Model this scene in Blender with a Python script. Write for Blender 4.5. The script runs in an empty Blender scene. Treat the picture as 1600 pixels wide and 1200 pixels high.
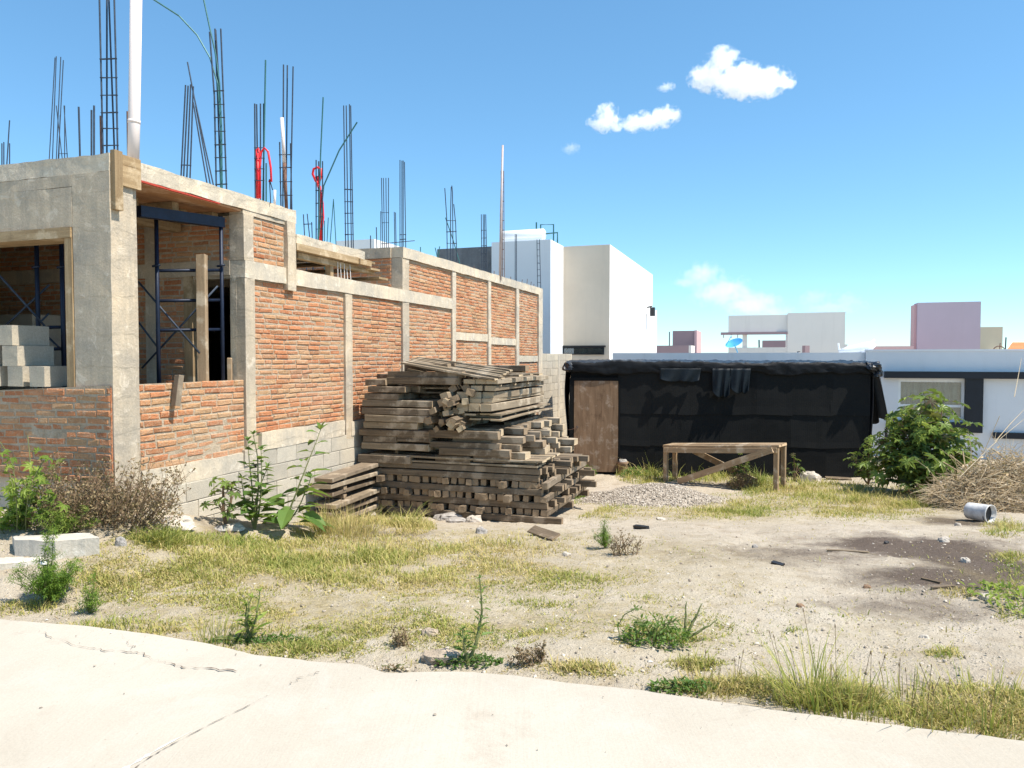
import bpy, math, random
import numpy as np
from mathutils import Vector, Matrix, noise as mnoise
random.seed(7); np.random.seed(7)
scene = bpy.context.scene
COL = scene.collection
U = random.uniform
# ------------------------------------------------------------------ camera model
F = 1180.0; EYE = 1.65; PITCH = math.atan(42 / F)
CAM = Vector((0, 0, EYE))
SP, CP = math.sin(PITCH), math.cos(PITCH)
def ray(px, py):
    a = (px - 800) / F; b = (600 - py) / F
    return Vector((a, CP + b * SP, -SP + b * CP))
def at(px, py, Y):
    r = ray(px, py); return CAM + r * (Y / r.y)
# ------------------------------------------------------------------ lot frame (side wall direction)
A = math.radians(18.73)
D = Vector((math.sin(A), math.cos(A), 0)); N = Vector((math.cos(A), -math.sin(A), 0))
B0 = Vector((-3.595, 6.80, 0))
ZAX = Vector((0, 0, 1))
def toL(v):
    r = Vector(v) - B0
    return Vector((r.dot(N), r.dot(D), r.z))
def toW(l): return B0 + N * l[0] + D * l[1] + ZAX * l[2]
def wall(px, py, lx=0.0):
    r = ray(px, py); t = (lx - (CAM - B0).dot(N)) / r.dot(N); return toL(CAM + r * t)
def fac(px, py, ly=0.0):
    r = ray(px, py); t = (ly - (CAM - B0).dot(D)) / r.dot(D); return toL(CAM + r * t)
def wy(px): return wall(px, 558).y
def plane_hit(px, py, P, n):
    r = ray(px, py); return CAM + r * ((P - CAM).dot(n) / r.dot(n))
# ------------------------------------------------------------------ ground height
GY = np.array([-60, 4.4, 6, 8, 10, 12, 14, 16.5, 30, 3000.0])
GZ = np.array([-.07, -.07, -.08, -.23, -.55, -.74, -.86, -.94, -1.0, -1.0])
MOUNDS = [(-2.55, 7.75, .35, .10), (2.6, 3.95, .5, .06), (.42, 4.35, .35, .07), (-.55, 4.75, .3, .06), (-1.7, 9.3, .6, .06)]
_rm = np.random.RandomState(31)
LUMPS = [(_rm.uniform(-4.5, 6), _rm.uniform(4.4, 10.5), _rm.uniform(.05, .22), _rm.uniform(.006, .028) * _rm.choice([1, 1, -.7])) for _ in range(90)]
def gz(x, y):
    x = np.asarray(x, float); y = np.asarray(y, float)
    z = np.interp(y, GY, GZ)
    w = np.clip((y - 4) / 2, 0, 1) * np.clip((40 - y) / 10, 0, 1)
    n = .022 * np.sin(1.7 * x + .8 * y) * np.sin(1.1 * y - .6 * x + 1) + .014 * np.sin(4.1 * x - 1.3 * y + 2) * np.sin(3.3 * y + .7) \
        + .006 * np.sin(9.7 * x + 3.1 * y) * np.sin(8.3 * y - 2.7 * x)
    z = z + n * (.35 + .65 * w) * np.clip((60 - y) / 20, 0, 1)
    ss = lambda v, a, b: np.clip((v - a) / (b - a), 0, 1) ** 2 * (3 - 2 * np.clip((v - a) / (b - a), 0, 1))
    z = z + .34 / (1 + np.exp((x + 2.75) / .26)) * ss(y, 5.0, 6.6) * (1 - ss(y, 7.2, 8.8))
    for mx, my, s, h in MOUNDS + LUMPS:
        z = z + h * np.exp(-((x - mx) ** 2 + (y - my) ** 2) / (2 * s * s))
    return z
def G(x, y): return float(gz(x, y))
YS = np.arange(2.0, 45.0, .03)
def og(px, py):
    """point of the ground seen at a photo pixel"""
    r = ray(px, py); f = (EYE + YS * (r.z / r.y)) - gz(YS * (r.x / r.y), YS)
    i = int(np.argmax(f < 0)); i = max(i, 1); t = f[i - 1] / (f[i - 1] - f[i]); y = YS[i - 1] + (YS[i] - YS[i - 1]) * t
    p = CAM + r * (y / r.y); return Vector((p.x, p.y, G(p.x, p.y)))
# ------------------------------------------------------------------ mesh builder
class MB:
    def __init__(s): s.v = []; s.f = []; s.t = []
    def add(s, vs, fs, tint=0.0):
        b = len(s.v); s.v += [tuple(v) for v in vs]
        for f in fs: s.f.append([b + i for i in f]); s.t.append(tint)
    def box(s, lo, hi, tint=0.0):
        x0, y0, z0 = lo; x1, y1, z1 = hi
        s.add([(x0,y0,z0),(x1,y0,z0),(x1,y1,z0),(x0,y1,z0),(x0,y0,z1),(x1,y0,z1),(x1,y1,z1),(x0,y1,z1)],
              [(3,2,1,0),(4,5,6,7),(0,1,5,4),(1,2,6,5),(2,3,7,6),(3,0,4,7)], tint)
    def obox(s, c, ax, ay, az, hx, hy, hz, tint=0.0):
        c = Vector(c); vs = []
        for k in (-1, 1):
            for i, j in ((-1,-1),(1,-1),(1,1),(-1,1)):
                vs.append(c + ax * (i * hx) + ay * (j * hy) + az * (k * hz))
        s.add(vs, [(3,2,1,0),(4,5,6,7),(0,1,5,4),(1,2,6,5),(2,3,7,6),(3,0,4,7)], tint)
    def rough(s, lo, hi, amp=.006, step=.12, freq=3.0, seed=0.0, tint=0.0):
        """box with gridded faces and wavering, slightly chipped edges"""
        lo = Vector(lo); hi = Vector(hi); off = Vector((seed, seed * 1.7, -seed))
        def jit(p):
            q = mnoise.noise_vector(p * freq + off) * amp + mnoise.noise_vector(p * freq * 4.3 + off) * (amp * .5)
            return p + q
        dims = hi - lo
        seg = [max(1, min(60, int(round(dims[i] / step)))) for i in range(3)]
        for ax in range(3):
            u, w = (ax + 1) % 3, (ax + 2) % 3
            for side in (0, 1):
                vs = []; fs = []
                for j in range(seg[w] + 1):
                    for i in range(seg[u] + 1):
                        p = Vector((0, 0, 0)); p[ax] = hi[ax] if side else lo[ax]
                        p[u] = lo[u] + dims[u] * i / seg[u]; p[w] = lo[w] + dims[w] * j / seg[w]
                        vs.append(jit(p))
                nn = seg[u] + 1
                for j in range(seg[w]):
                    for i in range(seg[u]):
                        q = (j*nn+i, j*nn+i+1, (j+1)*nn+i+1, (j+1)*nn+i)
                        fs.append(q if side else q[::-1])
                s.add(vs, fs, tint)
    def tube(s, pts, r, n=6, tint=0.0, cap=True):
        pts = [Vector(p) for p in pts]; rs = r if isinstance(r, (list, tuple)) else [r] * len(pts)
        vs = []; fs = []; prev = None
        for i, p in enumerate(pts):
            d = (pts[min(i + 1, len(pts) - 1)] - pts[max(i - 1, 0)])
            d = d.normalized() if d.length > 1e-9 else Vector((0, 0, 1))
            ref = prev if prev is not None else (Vector((1, 0, 0)) if abs(d.x) < .8 else Vector((0, 1, 0)))
            a = (ref - d * ref.dot(d))
            a = a.normalized() if a.length > 1e-6 else d.orthogonal().normalized()
            prev = a; b = d.cross(a)
            for k in range(n):
                t = 2 * math.pi * k / n
                vs.append(p + (a * math.cos(t) + b * math.sin(t)) * rs[i])
        for i in range(len(pts) - 1):
            for k in range(n):
                fs.append((i*n+k, i*n+(k+1)%n, (i+1)*n+(k+1)%n, (i+1)*n+k))
        if cap:
            fs.append(tuple(range(n))[::-1]); fs.append(tuple(range((len(pts)-1)*n, len(pts)*n)))
        s.add(vs, fs, tint)
    def quad(s, a, b, c, d, tint=0.0): s.add([a, b, c, d], [(0, 1, 2, 3)], tint)
    def build(s, name, mat, parent=None, origin=None, smooth=False):
        o3 = Vector(origin) if origin is not None else Vector((0, 0, 0))
        me = bpy.data.meshes.new(name)
        me.from_pydata([(v[0]-o3.x, v[1]-o3.y, v[2]-o3.z) for v in s.v], [], s.f)
        at_ = me.attributes.new('tint', 'FLOAT', 'FACE'); at_.data.foreach_set('value', np.array(s.t, np.float32))
        if smooth: me.polygons.foreach_set('use_smooth', [True] * len(me.polygons))
        me.materials.append(mat)
        o = bpy.data.objects.new(name, me); COL.objects.link(o)
        if parent is not None: o.parent = parent
        o.location = o3
        return o
def np_mesh(name, V, faces, mat, tint=None, parent=None, smooth=False):
    """V (n,3); faces = list of (m,k) int arrays; tint = list of (m,) arrays"""
    me = bpy.data.meshes.new(name)
    me.vertices.add(len(V)); me.vertices.foreach_set('co', np.asarray(V, np.float32).ravel())
    li = np.concatenate([f.ravel() for f in faces]); lt = np.concatenate([np.full(len(f), f.shape[1]) for f in faces])
    me.loops.add(len(li)); me.loops.foreach_set('vertex_index', li.astype(np.int32))
    me.polygons.add(len(lt)); me.polygons.foreach_set('loop_start', np.concatenate([[0], np.cumsum(lt)[:-1]]).astype(np.int32))
    me.polygons.foreach_set('loop_total', lt.astype(np.int32))
    me.update(calc_edges=True); me.validate()
    if tint is not None and len(me.polygons) == len(lt):
        a = me.attributes.new('tint', 'FLOAT', 'FACE'); a.data.foreach_set('value', np.concatenate(tint).astype(np.float32))
    if smooth: me.polygons.foreach_set('use_smooth', [True] * len(me.polygons))
    me.materials.append(mat)
    o = bpy.data.objects.new(name, me); COL.objects.link(o)
    if parent is not None: o.parent = parent
    return o
def tag(o, label, cat, group=None, kind=None):
    o['label'] = label; o['category'] = cat
    if group: o['group'] = group
    if kind: o['kind'] = kind
    return o
def thing(name, label, cat, loc=(0, 0, 0), rz=0.0, group=None):
    o = bpy.data.objects.new(name, None); o.empty_display_size = .2; COL.objects.link(o)
    o.location = loc; o.rotation_euler = (0, 0, rz)
    return tag(o, label, cat, group)
def structure(o, label=None):
    o['kind'] = 'structure'; return o
ORD = ['first','second','third','fourth','fifth','sixth','seventh','eighth','ninth','tenth','eleventh','twelfth','thirteenth',
       'fourteenth','fifteenth','sixteenth','seventeenth','eighteenth','nineteenth','twentieth','twenty-first','twenty-second','twenty-third','twenty-fourth','twenty-fifth']
# ------------------------------------------------------------------ materials
class NB:
    def __init__(s, name):
        s.m = bpy.data.materials.new(name); s.m.use_nodes = True
        s.t = s.m.node_tree; s.t.nodes.clear()
        s.out = s.t.nodes.new('ShaderNodeOutputMaterial')
    def n(s, typ, props=None, **ins):
        nd = s.t.nodes.new('ShaderNode' + typ)
        for k, v in (props or {}).items(): setattr(nd, k, v)
        for k, v in ins.items(): s.set(nd, k, v)
        return nd
    def set(s, nd, k, v):
        k2 = k.replace('_', ' ')
        sock = nd.inputs[int(k[1:])] if (k[0] == 'i' and k[1:].isdigit()) else nd.inputs[k2]
        if isinstance(v, bpy.types.NodeSocket): s.t.links.new(v, sock)
        else:
            if sock.type == 'RGBA' and len(v) == 3: v = (*v, 1)
            sock.default_value = v
    def coord(s, scale=(1, 1, 1), which='Object'):
        tc = s.n('TexCoord'); mp = s.n('Mapping', Vector=tc.outputs[which], Scale=scale); return mp.outputs[0]
    def noise(s, vec, scale, detail=6, rough=.6, dist=0.0):
        return s.n('TexNoise', Vector=vec, Scale=scale, Detail=detail, Roughness=rough, Distortion=dist).outputs['Fac']
    def ramp(s, fac, stops, interp='LINEAR'):
        nd = s.n('ValToRGB', Fac=fac); cr = nd.color_ramp; cr.interpolation = interp
        while len(cr.elements) < len(stops): cr.elements.new(.5)
        for e, (p, c) in zip(cr.elements, stops):
            e.position = p; e.color = (c, c, c, 1) if isinstance(c, (int, float)) else (*c, 1)
        return nd.outputs[0]
    def mix(s, fac, a, b, blend='MIX'):
        nd = s.n('Mix', {'data_type': 'RGBA', 'blend_type': blend})
        s.set(nd, 'i0', fac); s.set(nd, 'i6', a); s.set(nd, 'i7', b); return nd.outputs[2]
    def math(s, op, a, b=0.0, c=0.0):
        nd = s.n('Math', {'operation': op}); s.set(nd, 'i0', a); s.set(nd, 'i1', b); s.set(nd, 'i2', c); return nd.outputs[0]
    def attr(s, name='tint'): return s.n('Attribute', {'attribute_name': name}).outputs['Fac']
    def bump(s, h, strength=.5, dist=.01): return s.n('Bump', Height=h, Strength=strength, Distance=dist).outputs[0]
    def bsdf(s, col, rough=.9, normal=None, spec=.3, metal=0.0, **kw):
        b = s.n('BsdfPrincipled', Base_Color=col, Roughness=rough, Metallic=metal)
        b.inputs['Specular IOR Level'].default_value = spec
        if normal is not None: s.set(b, 'Normal', normal)
        for k, v in kw.items(): s.set(b, k, v)
        s.t.links.new(b.outputs[0], s.out.inputs[0]); return s.m
def mul(c, k): return tuple(x * k for x in c)

def concrete(name, col, streak=.5, warm=(1.0, .93, .82), bump=.5, pour=True):
    b = NB(name); v = b.coord()
    n1 = b.noise(v, 1.6, 8, .65); n2 = b.noise(b.coord((7, 7, .55)), 1.5, 5, .6); n3 = b.noise(v, 45, 4, .7)
    n4 = b.noise(v, 6.5, 8, .7, .6)
    c = b.mix(b.ramp(n1, [(.36, 0), (.64, 1)]), mul(col, .74), [col[i] * warm[i] * 1.12 for i in range(3)])
    c = b.mix(b.math('MULTIPLY', b.ramp(n2, [(.42, 0), (.62, 1)]), streak), c, mul(col, .62))
    c = b.mix(b.math('MULTIPLY', b.ramp(n4, [(.55, 0), (.63, 1)]), .55), c, mul(col, 1.28))
    c = b.mix(b.math('MULTIPLY', b.ramp(n4, [(.30, 1), (.38, 0)]), .5), c, mul(col, .5))
    c = b.mix(.3, c, n3, 'OVERLAY')
    h = b.math('ADD', b.math('MULTIPLY', n3, .5), b.math('MULTIPLY', n4, 1.6))
    if pour:
        w = b.n('TexWave', {'bands_direction': 'Z', 'wave_profile': 'SAW'}, Vector=v, Scale=1.0, Distortion=3.0, Detail=4, Detail_Scale=2.0).outputs['Fac']
        h = b.math('ADD', h, b.math('MULTIPLY', b.ramp(w, [(.0, 0), (.93, .0), (1, 1)]), .35))
    return b.bsdf(c, .93, b.bump(h, bump, .016), .2)

def brick_mat(name, dusty=.35):
    b = NB(name); v = b.coord(); t = b.attr()
    n1 = b.noise(v, 9, 6, .7); n2 = b.noise(v, 60, 4, .7); n3 = b.noise(v, 1.1, 5, .6); n5 = b.noise(v, 26, 5, .7, .8)
    br = b.ramp(t, [(0, (.38, .135, .06)), (.2, (.47, .175, .078)), (.4, (.53, .21, .095)), (.55, (.50, .235, .115)), (.72, (.52, .275, .14)), (.9, (.47, .285, .15)), (1, (.34, .145, .07))])
    br = b.mix(b.math('MULTIPLY', b.ramp(n1, [(.35, 0), (.7, 1)]), .5), br, (.53, .26, .13))
    br = b.mix(b.math('MULTIPLY', b.ramp(n5, [(.50, 0), (.66, 1)]), dusty + .35), br, (.52, .41, .29))
    br = b.mix(b.math('MULTIPLY', b.ramp(n1, [(.26, 1), (.36, 0)]), .5), br, (.2, .09, .06))
    mo = b.mix(b.ramp(n1, [(.35, 0), (.65, 1)]), (.36, .275, .19), (.52, .42, .31))
    c = b.mix(b.math('GREATER_THAN', t, -.5), mo, br)
    c = b.mix(b.math('MULTIPLY', b.ramp(n3, [(.5, 0), (.68, 1)]), dusty), c, (.55, .44, .31))
    c = b.mix(.35, c, n2, 'OVERLAY')
    h = b.math('ADD', b.math('MULTIPLY', n2, .6), b.math('ADD', b.math('MULTIPLY', n1, 1.0), n5))
    return b.bsdf(c, .95, b.bump(h, .9, .014), .15)

def block_mat(name, col):
    b = NB(name); v = b.coord(); t = b.attr()
    n1 = b.noise(v, 5, 7, .7); n2 = b.noise(v, 90, 3, .8); n3 = b.noise(v, 1.2, 6, .6)
    c = b.mix(b.ramp(t, [(0, 0), (1, 1)]), mul(col, .86), mul(col, 1.12))
    c = b.mix(b.math('MULTIPLY', b.ramp(n1, [(.4, 0), (.65, 1)]), .45), c, mul(col, .72))
    c = b.mix(b.math('MULTIPLY', b.ramp(n3, [(.48, 0), (.62, 1)]), .5), c, [col[0]*1.25, col[1]*1.2, col[2]*1.1])
    c = b.mix(b.math('LESS_THAN', t, -.5), c, mul(col, .8))
    c = b.mix(.45, c, n2, 'OVERLAY')
    h = b.math('ADD', n2, b.math('MULTIPLY', n1, 1.2))
    return b.bsdf(c, .95, b.bump(h, .7, .01), .15)

def wood(name, lo, hi, grey=(.34, .30, .25), gk=.5, rnd=True, axis=0, grain=1.0):
    b = NB(name)
    sc = [26 * grain] * 3; sc[axis] = 1.3
    v = b.coord(tuple(sc)); v2 = b.coord()
    oi = b.n('ObjectInfo').outputs['Random']
    off = b.n('VectorMath', {'operation': 'ADD'}); b.set(off, 'i0', v)
    cmb = b.n('CombineXYZ', X=b.math('MULTIPLY', oi, 37.0), Y=b.math('MULTIPLY', oi, 91.0), Z=b.math('MULTIPLY', oi, 53.0)); b.set(off, 'i1', cmb.outputs[0])
    g = b.noise(off.outputs[0], 1.0, 5, .65, .9); n2 = b.noise(v2, 3.5, 6, .65); n3 = b.noise(v2, 70, 3, .7)
    c = b.mix(b.ramp(g, [(.3, 0), (.7, 1)]), lo, hi)
    if rnd:
        c = b.mix(b.math('MULTIPLY', b.ramp(oi, [(0, 1), (.35, .1), (.6, .6), (.8, 0), (1, .9)]), gk), c, grey)
        c = b.mix(b.math('MULTIPLY', b.ramp(oi, [(0, 0), (.2, .7), (.3, 0), (.7, .55), (.78, 0), (1, 0)]), .6), c, mul(lo, .55))
    c = b.mix(b.math('MULTIPLY', b.ramp(n2, [(.54, 0), (.63, 1)]), .6), c, mul(grey, 1.5))
    c = b.mix(b.math('MULTIPLY', b.ramp(n2, [(.30, 1), (.42, 0)]), .6), c, mul(lo, .45))
    c = b.mix(b.math('MULTIPLY', b.ramp(g, [(.28, 1), (.36, 0)]), .7), c, mul(lo, .35))
    c = b.mix(b.math('MULTIPLY', b.attr(), b.ramp(n2, [(.2, .45), (.6, .9)])), c, mul(hi, 1.45))
    c = b.mix(.25, c, n3, 'OVERLAY')
    return b.bsdf(c, .88, b.bump(b.math('ADD', g, b.math('MULTIPLY', n3, .3)), .6, .006), .2)

def plain(name, col, rough=.6, metal=0.0, var=.15, scale=6, bump=.15, spec=.4):
    b = NB(name); v = b.coord(); n = b.noise(v, scale, 6, .6); n2 = b.noise(v, scale * 9, 3, .6)
    c = b.mix(b.ramp(n, [(.3, 0), (.7, 1)]), mul(col, 1 - var), mul(col, 1 + var))
    return b.bsdf(c, rough, b.bump(b.math('ADD', n, n2), bump, .01), spec, metal)

def plaster(name, col, dirt=.3, dcol=(.3, .27, .22)):
    b = NB(name); v = b.coord(); n = b.noise(v, .7, 7, .65); n2 = b.noise(b.coord((3, 3, .25)), 1.2, 5, .6); n3 = b.noise(v, 40, 3, .6)
    c = b.mix(b.math('MULTIPLY', b.ramp(n, [(.4, 0), (.75, 1)]), dirt), col, mul(col, .78))
    c = b.mix(b.math('MULTIPLY', b.ramp(n2, [(.55, 0), (.75, 1)]), dirt * .5), c, dcol)
    return b.bsdf(c, .9, b.bump(b.math('ADD', n3, n), .25, .008), .2)

def leaf(name, stops, trans=.45, rough=.55):
    b = NB(name); t = b.attr(); v = b.coord()
    n = b.noise(v, 14, 3, .6)
    c = b.ramp(t, stops)
    c = b.mix(b.math('MULTIPLY', b.ramp(n, [(.4, 0), (.7, 1)]), .35), c, mul(stops[len(stops)//2][1], 1.4))
    d = b.n('BsdfPrincipled', Base_Color=c, Roughness=rough); d.inputs['Specular IOR Level'].default_value = .3
    tr = b.n('BsdfTranslucent', Color=b.mix(.5, c, (.35, .42, .05)))
    mx = b.n('MixShader', Fac=trans); b.set(mx, 'i1', d.outputs[0]); b.set(mx, 'i2', tr.outputs[0])
    b.t.links.new(mx.outputs[0], b.out.inputs[0]); return b.m

M = {}
M['concrete'] = concrete('raw_concrete', (.53, .455, .36), .4)
M['concrete_light'] = concrete('pale_concrete', (.60, .535, .44), .3)
M['concrete_dark'] = concrete('grey_concrete', (.17, .18, .19), .4, (1, 1, 1))
M['brick'] = brick_mat('clay_brick', .25)
M['brick_in'] = brick_mat('indoor_brick', .1)
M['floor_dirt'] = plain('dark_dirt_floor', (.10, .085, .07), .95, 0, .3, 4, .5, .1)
M['block'] = block_mat('grey_block', (.50, .45, .37))
M['block_pale'] = block_mat('pale_block', (.50, .44, .35))
M['timber'] = wood('weathered_timber', (.062, .043, .028), (.225, .162, .102), (.28, .225, .165), .65)
M['plank'] = wood('grey_plank', (.13, .092, .058), (.37, .285, .185), (.36, .30, .225), .5)
M['form'] = wood('form_board', (.26, .17, .085), (.46, .33, .19), (.42, .33, .22), .2, axis=2)
M['form_y'] = wood('form_board_long', (.26, .17, .085), (.46, .33, .19), (.42, .33, .22), .2, axis=1)
M['form_x'] = wood('form_board_cross', (.26, .17, .085), (.46, .33, .19), (.42, .33, .22), .2, axis=0)
M['ply'] = wood('plywood_deck', (.42, .20, .10), (.55, .30, .16), (.45, .3, .2), .1, axis=1, grain=.4)
M['door_ply'] = wood('door_plywood', (.14, .085, .05), (.26, .17, .105), (.24, .19, .145), .3, rnd=False, axis=2, grain=.5)
M['trestle'] = wood('trestle_wood', (.26, .17, .095), (.44, .31, .19), (.42, .35, .26), .3)
M['rebar'] = plain('rebar_steel', (.045, .06, .085), .6, .4, .3, 20)
M['rebar_green'] = plain('coated_rebar', (.035, .13, .13), .5, .2, .2, 20)
M['rust'] = plain('rusty_steel', (.16, .085, .06), .85, .1, .35, 15)
M['pvc'] = plain('white_pvc', (.74, .645, .60), .45, 0, .04, 3, .03)
M['red'] = plain('red_conduit', (.72, .022, .03), .4, 0, .1, 5, .03)
M['blue'] = plain('blue_scaffold_paint', (.007, .014, .034), .5, .2, .3, 12)
M['tarp'] = plain('black_tarp', (.011, .0135, .018), .42, 0, .3, 5, .5, .5)
def tarpaper():
    b = NB('tar_paper'); v = b.coord(); t = b.attr()
    n = b.noise(v, 2.2, 6, .65); n2 = b.noise(v, 50, 3, .7); w = b.n('TexWave', {'bands_direction': 'X'}, Vector=v, Scale=7.0, Distortion=.6).outputs['Fac']
    c = b.mix(t, (.0035, .004, .0045), (.008, .0085, .009)); c = b.mix(b.math('MULTIPLY', b.ramp(n, [(.45, 0), (.7, 1)]), .5), c, (.012, .0115, .010))
    return b.bsdf(c, .8, b.bump(b.math('ADD', n2, b.math('MULTIPLY', w, .12)), .3, .01), .22)
M['tarpaper'] = tarpaper(); M['tarp_front'] = plain('black_tarp_lip', (.005, .006, .008), .6, 0, .3, 5, .5, .2)
M['white_wall'] = plaster('white_plaster', (.80, .80, .79), .15)
M['beige_wall'] = plaster('weathered_white_plaster', (.76, .63, .49), .5, (.5, .42, .34))
M['house_wall'] = plaster('house_plaster', (.74, .76, .78), .25)
M['lilac_wall'] = plaster('lilac_plaster', (.50, .415, .475), .2)
M['pink_wall'] = plaster('dusty_pink_plaster', (.62, .42, .42), .2)
M['cream_wall'] = plaster('cream_plaster', (.78, .74, .68), .2)
M['sand_wall'] = plaster('sand_plaster', (.66, .58, .42), .2)
M['mauve_wall'] = plaster('brown_mauve_plaster', (.36, .26, .27), .2)
M['mast'] = plain('pinkish_grey_pipe', (.46, .38, .36), .6, .1, .15, 8, .1)
M['navy'] = plain('navy_trim_paint', (.0055, .009, .016), .5, 0, .2, 4, .1)
M['white_paint'] = plain('white_frame', (.78, .80, .80), .4, 0, .04, 4, .02)
M['stone'] = plain('pale_stone', (.50, .44, .37), .95, 0, .25, 7, .9, .15)
M['clod'] = plain('dirt_clod', (.42, .335, .25), .97, 0, .25, 14, .9, .1)
M['stone_grey'] = plain('grey_stone', (.34, .31, .28), .95, 0, .3, 9, .9, .15)
M['slab_stone'] = concrete('white_slab', (.58, .54, .48), .2, bump=.4, pour=False)
M['bucket'] = plain('scuffed_white_plastic', (.62, .60, .58), .5, 0, .28, 9, .15)
M['dish'] = plain('blue_dish', (.10, .42, .75), .35, .1, .1, 3, .02)
M['tank'] = plain('white_tank', (.80, .80, .80), .35, 0, .05, 3, .02)
M['cyan'] = plain('pale_tube', (.45, .62, .62), .5, 0, .1, 4, .03)
M['clay'] = plain('clay_pot', (.24, .15, .09), .9, 0, .3, 8, .5)
M['dark'] = plain('dark_plastic', (.02, .02, .022), .5, 0, .2, 8, .2)
M['orange_tile'] = plain('orange_tile', (.62, .25, .10), .8, 0, .2, 12, .5)
M['stem'] = plain('green_stem', (.16, .17, .06), .8, 0, .3, 14, .3)
M['brown_stem'] = plain('brown_stem', (.20, .13, .075), .9, 0, .3, 14, .3)
M['bag'] = plain('white_rag', (.70, .67, .64), .7, 0, .12, 8, .4)
GRS = [(0, (.13, .085, .05)), (.05, (.30, .21, .11)), (.09, (.45, .33, .15)), (.25, (.56, .44, .20)), (.45, (.48, .40, .15)), (.62, (.36, .35, .09)), (.82, (.25, .29, .055)), (1, (.13, .20, .035))]
M['grass'] = leaf('dry_grass', GRS, .3, .7)
M['lime'] = leaf('lime_leaf', [(0, (.08, .15, .03)), (.5, (.20, .29, .05)), (1, (.38, .45, .10))], .5)
M['leaf'] = leaf('broad_leaf', [(0, (.045, .10, .022)), (.5, (.09, .17, .035)), (1, (.17, .26, .06))], .4)
M['castor'] = leaf('castor_leaf', [(0, (.10, .055, .05)), (.1, (.07, .11, .035)), (.45, (.135, .195, .05)), (.8, (.26, .34, .08)), (1, (.38, .42, .08))], .35, .35)
M['feather'] = leaf('feathery_leaf', [(0, (.06, .13, .02)), (.5, (.13, .24, .03)), (1, (.26, .38, .06))], .45)
M['dryleaf'] = leaf('dry_seed_head', [(0, (.10, .06, .04)), (.5, (.22, .15, .085)), (1, (.36, .28, .15))], .2, .8)
M['straw'] = leaf('straw_stalk', [(0, (.30, .21, .12)), (.5, (.56, .43, .27)), (1, (.74, .63, .46))], .2, .8)

def ground_mat():
    b = NB('dirt_ground'); v = b.coord()
    n1 = b.noise(v, .9, 8, .65, .4); n2 = b.noise(v, 5.5, 7, .7); n3 = b.noise(v, 34, 5, .75); n4 = b.noise(v, 150, 2, .7)
    vo = b.n('TexVoronoi', Vector=v, Scale=38.0); vd = vo.outputs['Distance']; vc = vo.outputs['Color']
    dk = b.attr('dark'); pl = b.attr('pale'); gr = b.attr('green')
    c = b.mix(b.ramp(n1, [(.35, 0), (.65, 1)]), (.42, .355, .27), (.54, .465, .37))
    c = b.mix(b.math('MULTIPLY', b.ramp(n2, [(.36, 1), (.5, 0)]), .55), c, (.33, .255, .18))
    c = b.mix(b.math('MULTIPLY', b.ramp(n3, [(.6, 0), (.72, 1)]), .6), c, (.66, .60, .52))
    c = b.mix(b.math('MULTIPLY', b.ramp(n3, [(.28, 1), (.38, 0)]), .6), c, (.23, .17, .12))
    peb = b.math('MULTIPLY', b.ramp(vd, [(.1, 1), (.32, 0)]), b.ramp(n2, [(.45, 0), (.6, .8)]))
    c = b.mix(peb, c, b.mix(b.n('SeparateColor', Color=vc).outputs[0], (.36, .31, .27), (.66, .60, .54)))
    c = b.mix(b.math('MULTIPLY', pl, b.ramp(n2, [(.25, .35), (.6, 1)])), c, (.57, .50, .405))
    n7 = b.noise(v, 2.6, 9, .72, .5); mott = b.ramp(b.math('ADD', dk, b.math('MULTIPLY', b.math('SUBTRACT', n7, .5), 1.1)), [(.16, 0), (.62, .92)])
    c = b.mix(mott, c, b.mix(n3, (.05, .036, .03), (.15, .11, .088)))
    c = b.mix(b.math('MULTIPLY', gr, b.ramp(n2, [(.3, 1), (.65, .3)])), c, b.mix(b.ramp(n3, [(.35, 0), (.65, 1)]), (.22, .17, .075), (.46, .37, .18)))
    c = b.mix(.25, c, n4, 'OVERLAY')
    h = b.math('ADD', b.math('MULTIPLY', n3, 1.0), b.math('ADD', b.math('MULTIPLY', n2, 1.6), b.math('MULTIPLY', peb, .6)))
    h = b.math('ADD', h, b.math('MULTIPLY', n4, .3))
    return b.bsdf(c, .97, b.bump(h, .8, .03), .12)
M['ground'] = ground_mat()
def pave_mat():
    b = NB('pale_concrete_paving'); v = b.coord()
    n1 = b.noise(v, .55, 7, .6); n2 = b.noise(v, 4, 7, .7); n3 = b.noise(v, 90, 3, .7); n6 = b.noise(v, 1.7, 8, .7, .5)
    br = b.noise(b.coord((55, 1.1, 1)), 1.0, 4, .6)
    vo = b.n('TexVoronoi', Vector=v, Scale=9.0).outputs['Distance']
    c = b.mix(b.ramp(n1, [(.35, 0), (.65, 1)]), (.41, .362, .292), (.485, .435, .36))
    c = b.mix(b.math('MULTIPLY', b.ramp(n6, [(.5, 0), (.68, 1)]), .5), c, (.49, .455, .40))
    c = b.mix(b.math('MULTIPLY', b.ramp(n6, [(.28, 1), (.42, 0)]), .45), c, (.32, .265, .205))
    c = b.mix(b.math('MULTIPLY', b.ramp(br, [(.55, 0), (.75, 1)]), .22), c, (.44, .375, .30))
    c = b.mix(b.math('MULTIPLY', b.ramp(vo, [(.028, 1), (.05, 0)]), .6), c, (.30, .24, .19))
    c = b.mix(b.math('MULTIPLY', b.ramp(n2, [(.62, 0), (.7, 1)]), .35), c, (.42, .33, .25))
    c = b.mix(.16, c, n3, 'OVERLAY')
    return b.bsdf(c, .85, b.bump(b.math('ADD', b.math('ADD', n3, br), b.math('MULTIPLY', n6, 2.0)), .3, .006), .25)
M['pave'] = pave_mat()
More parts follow.
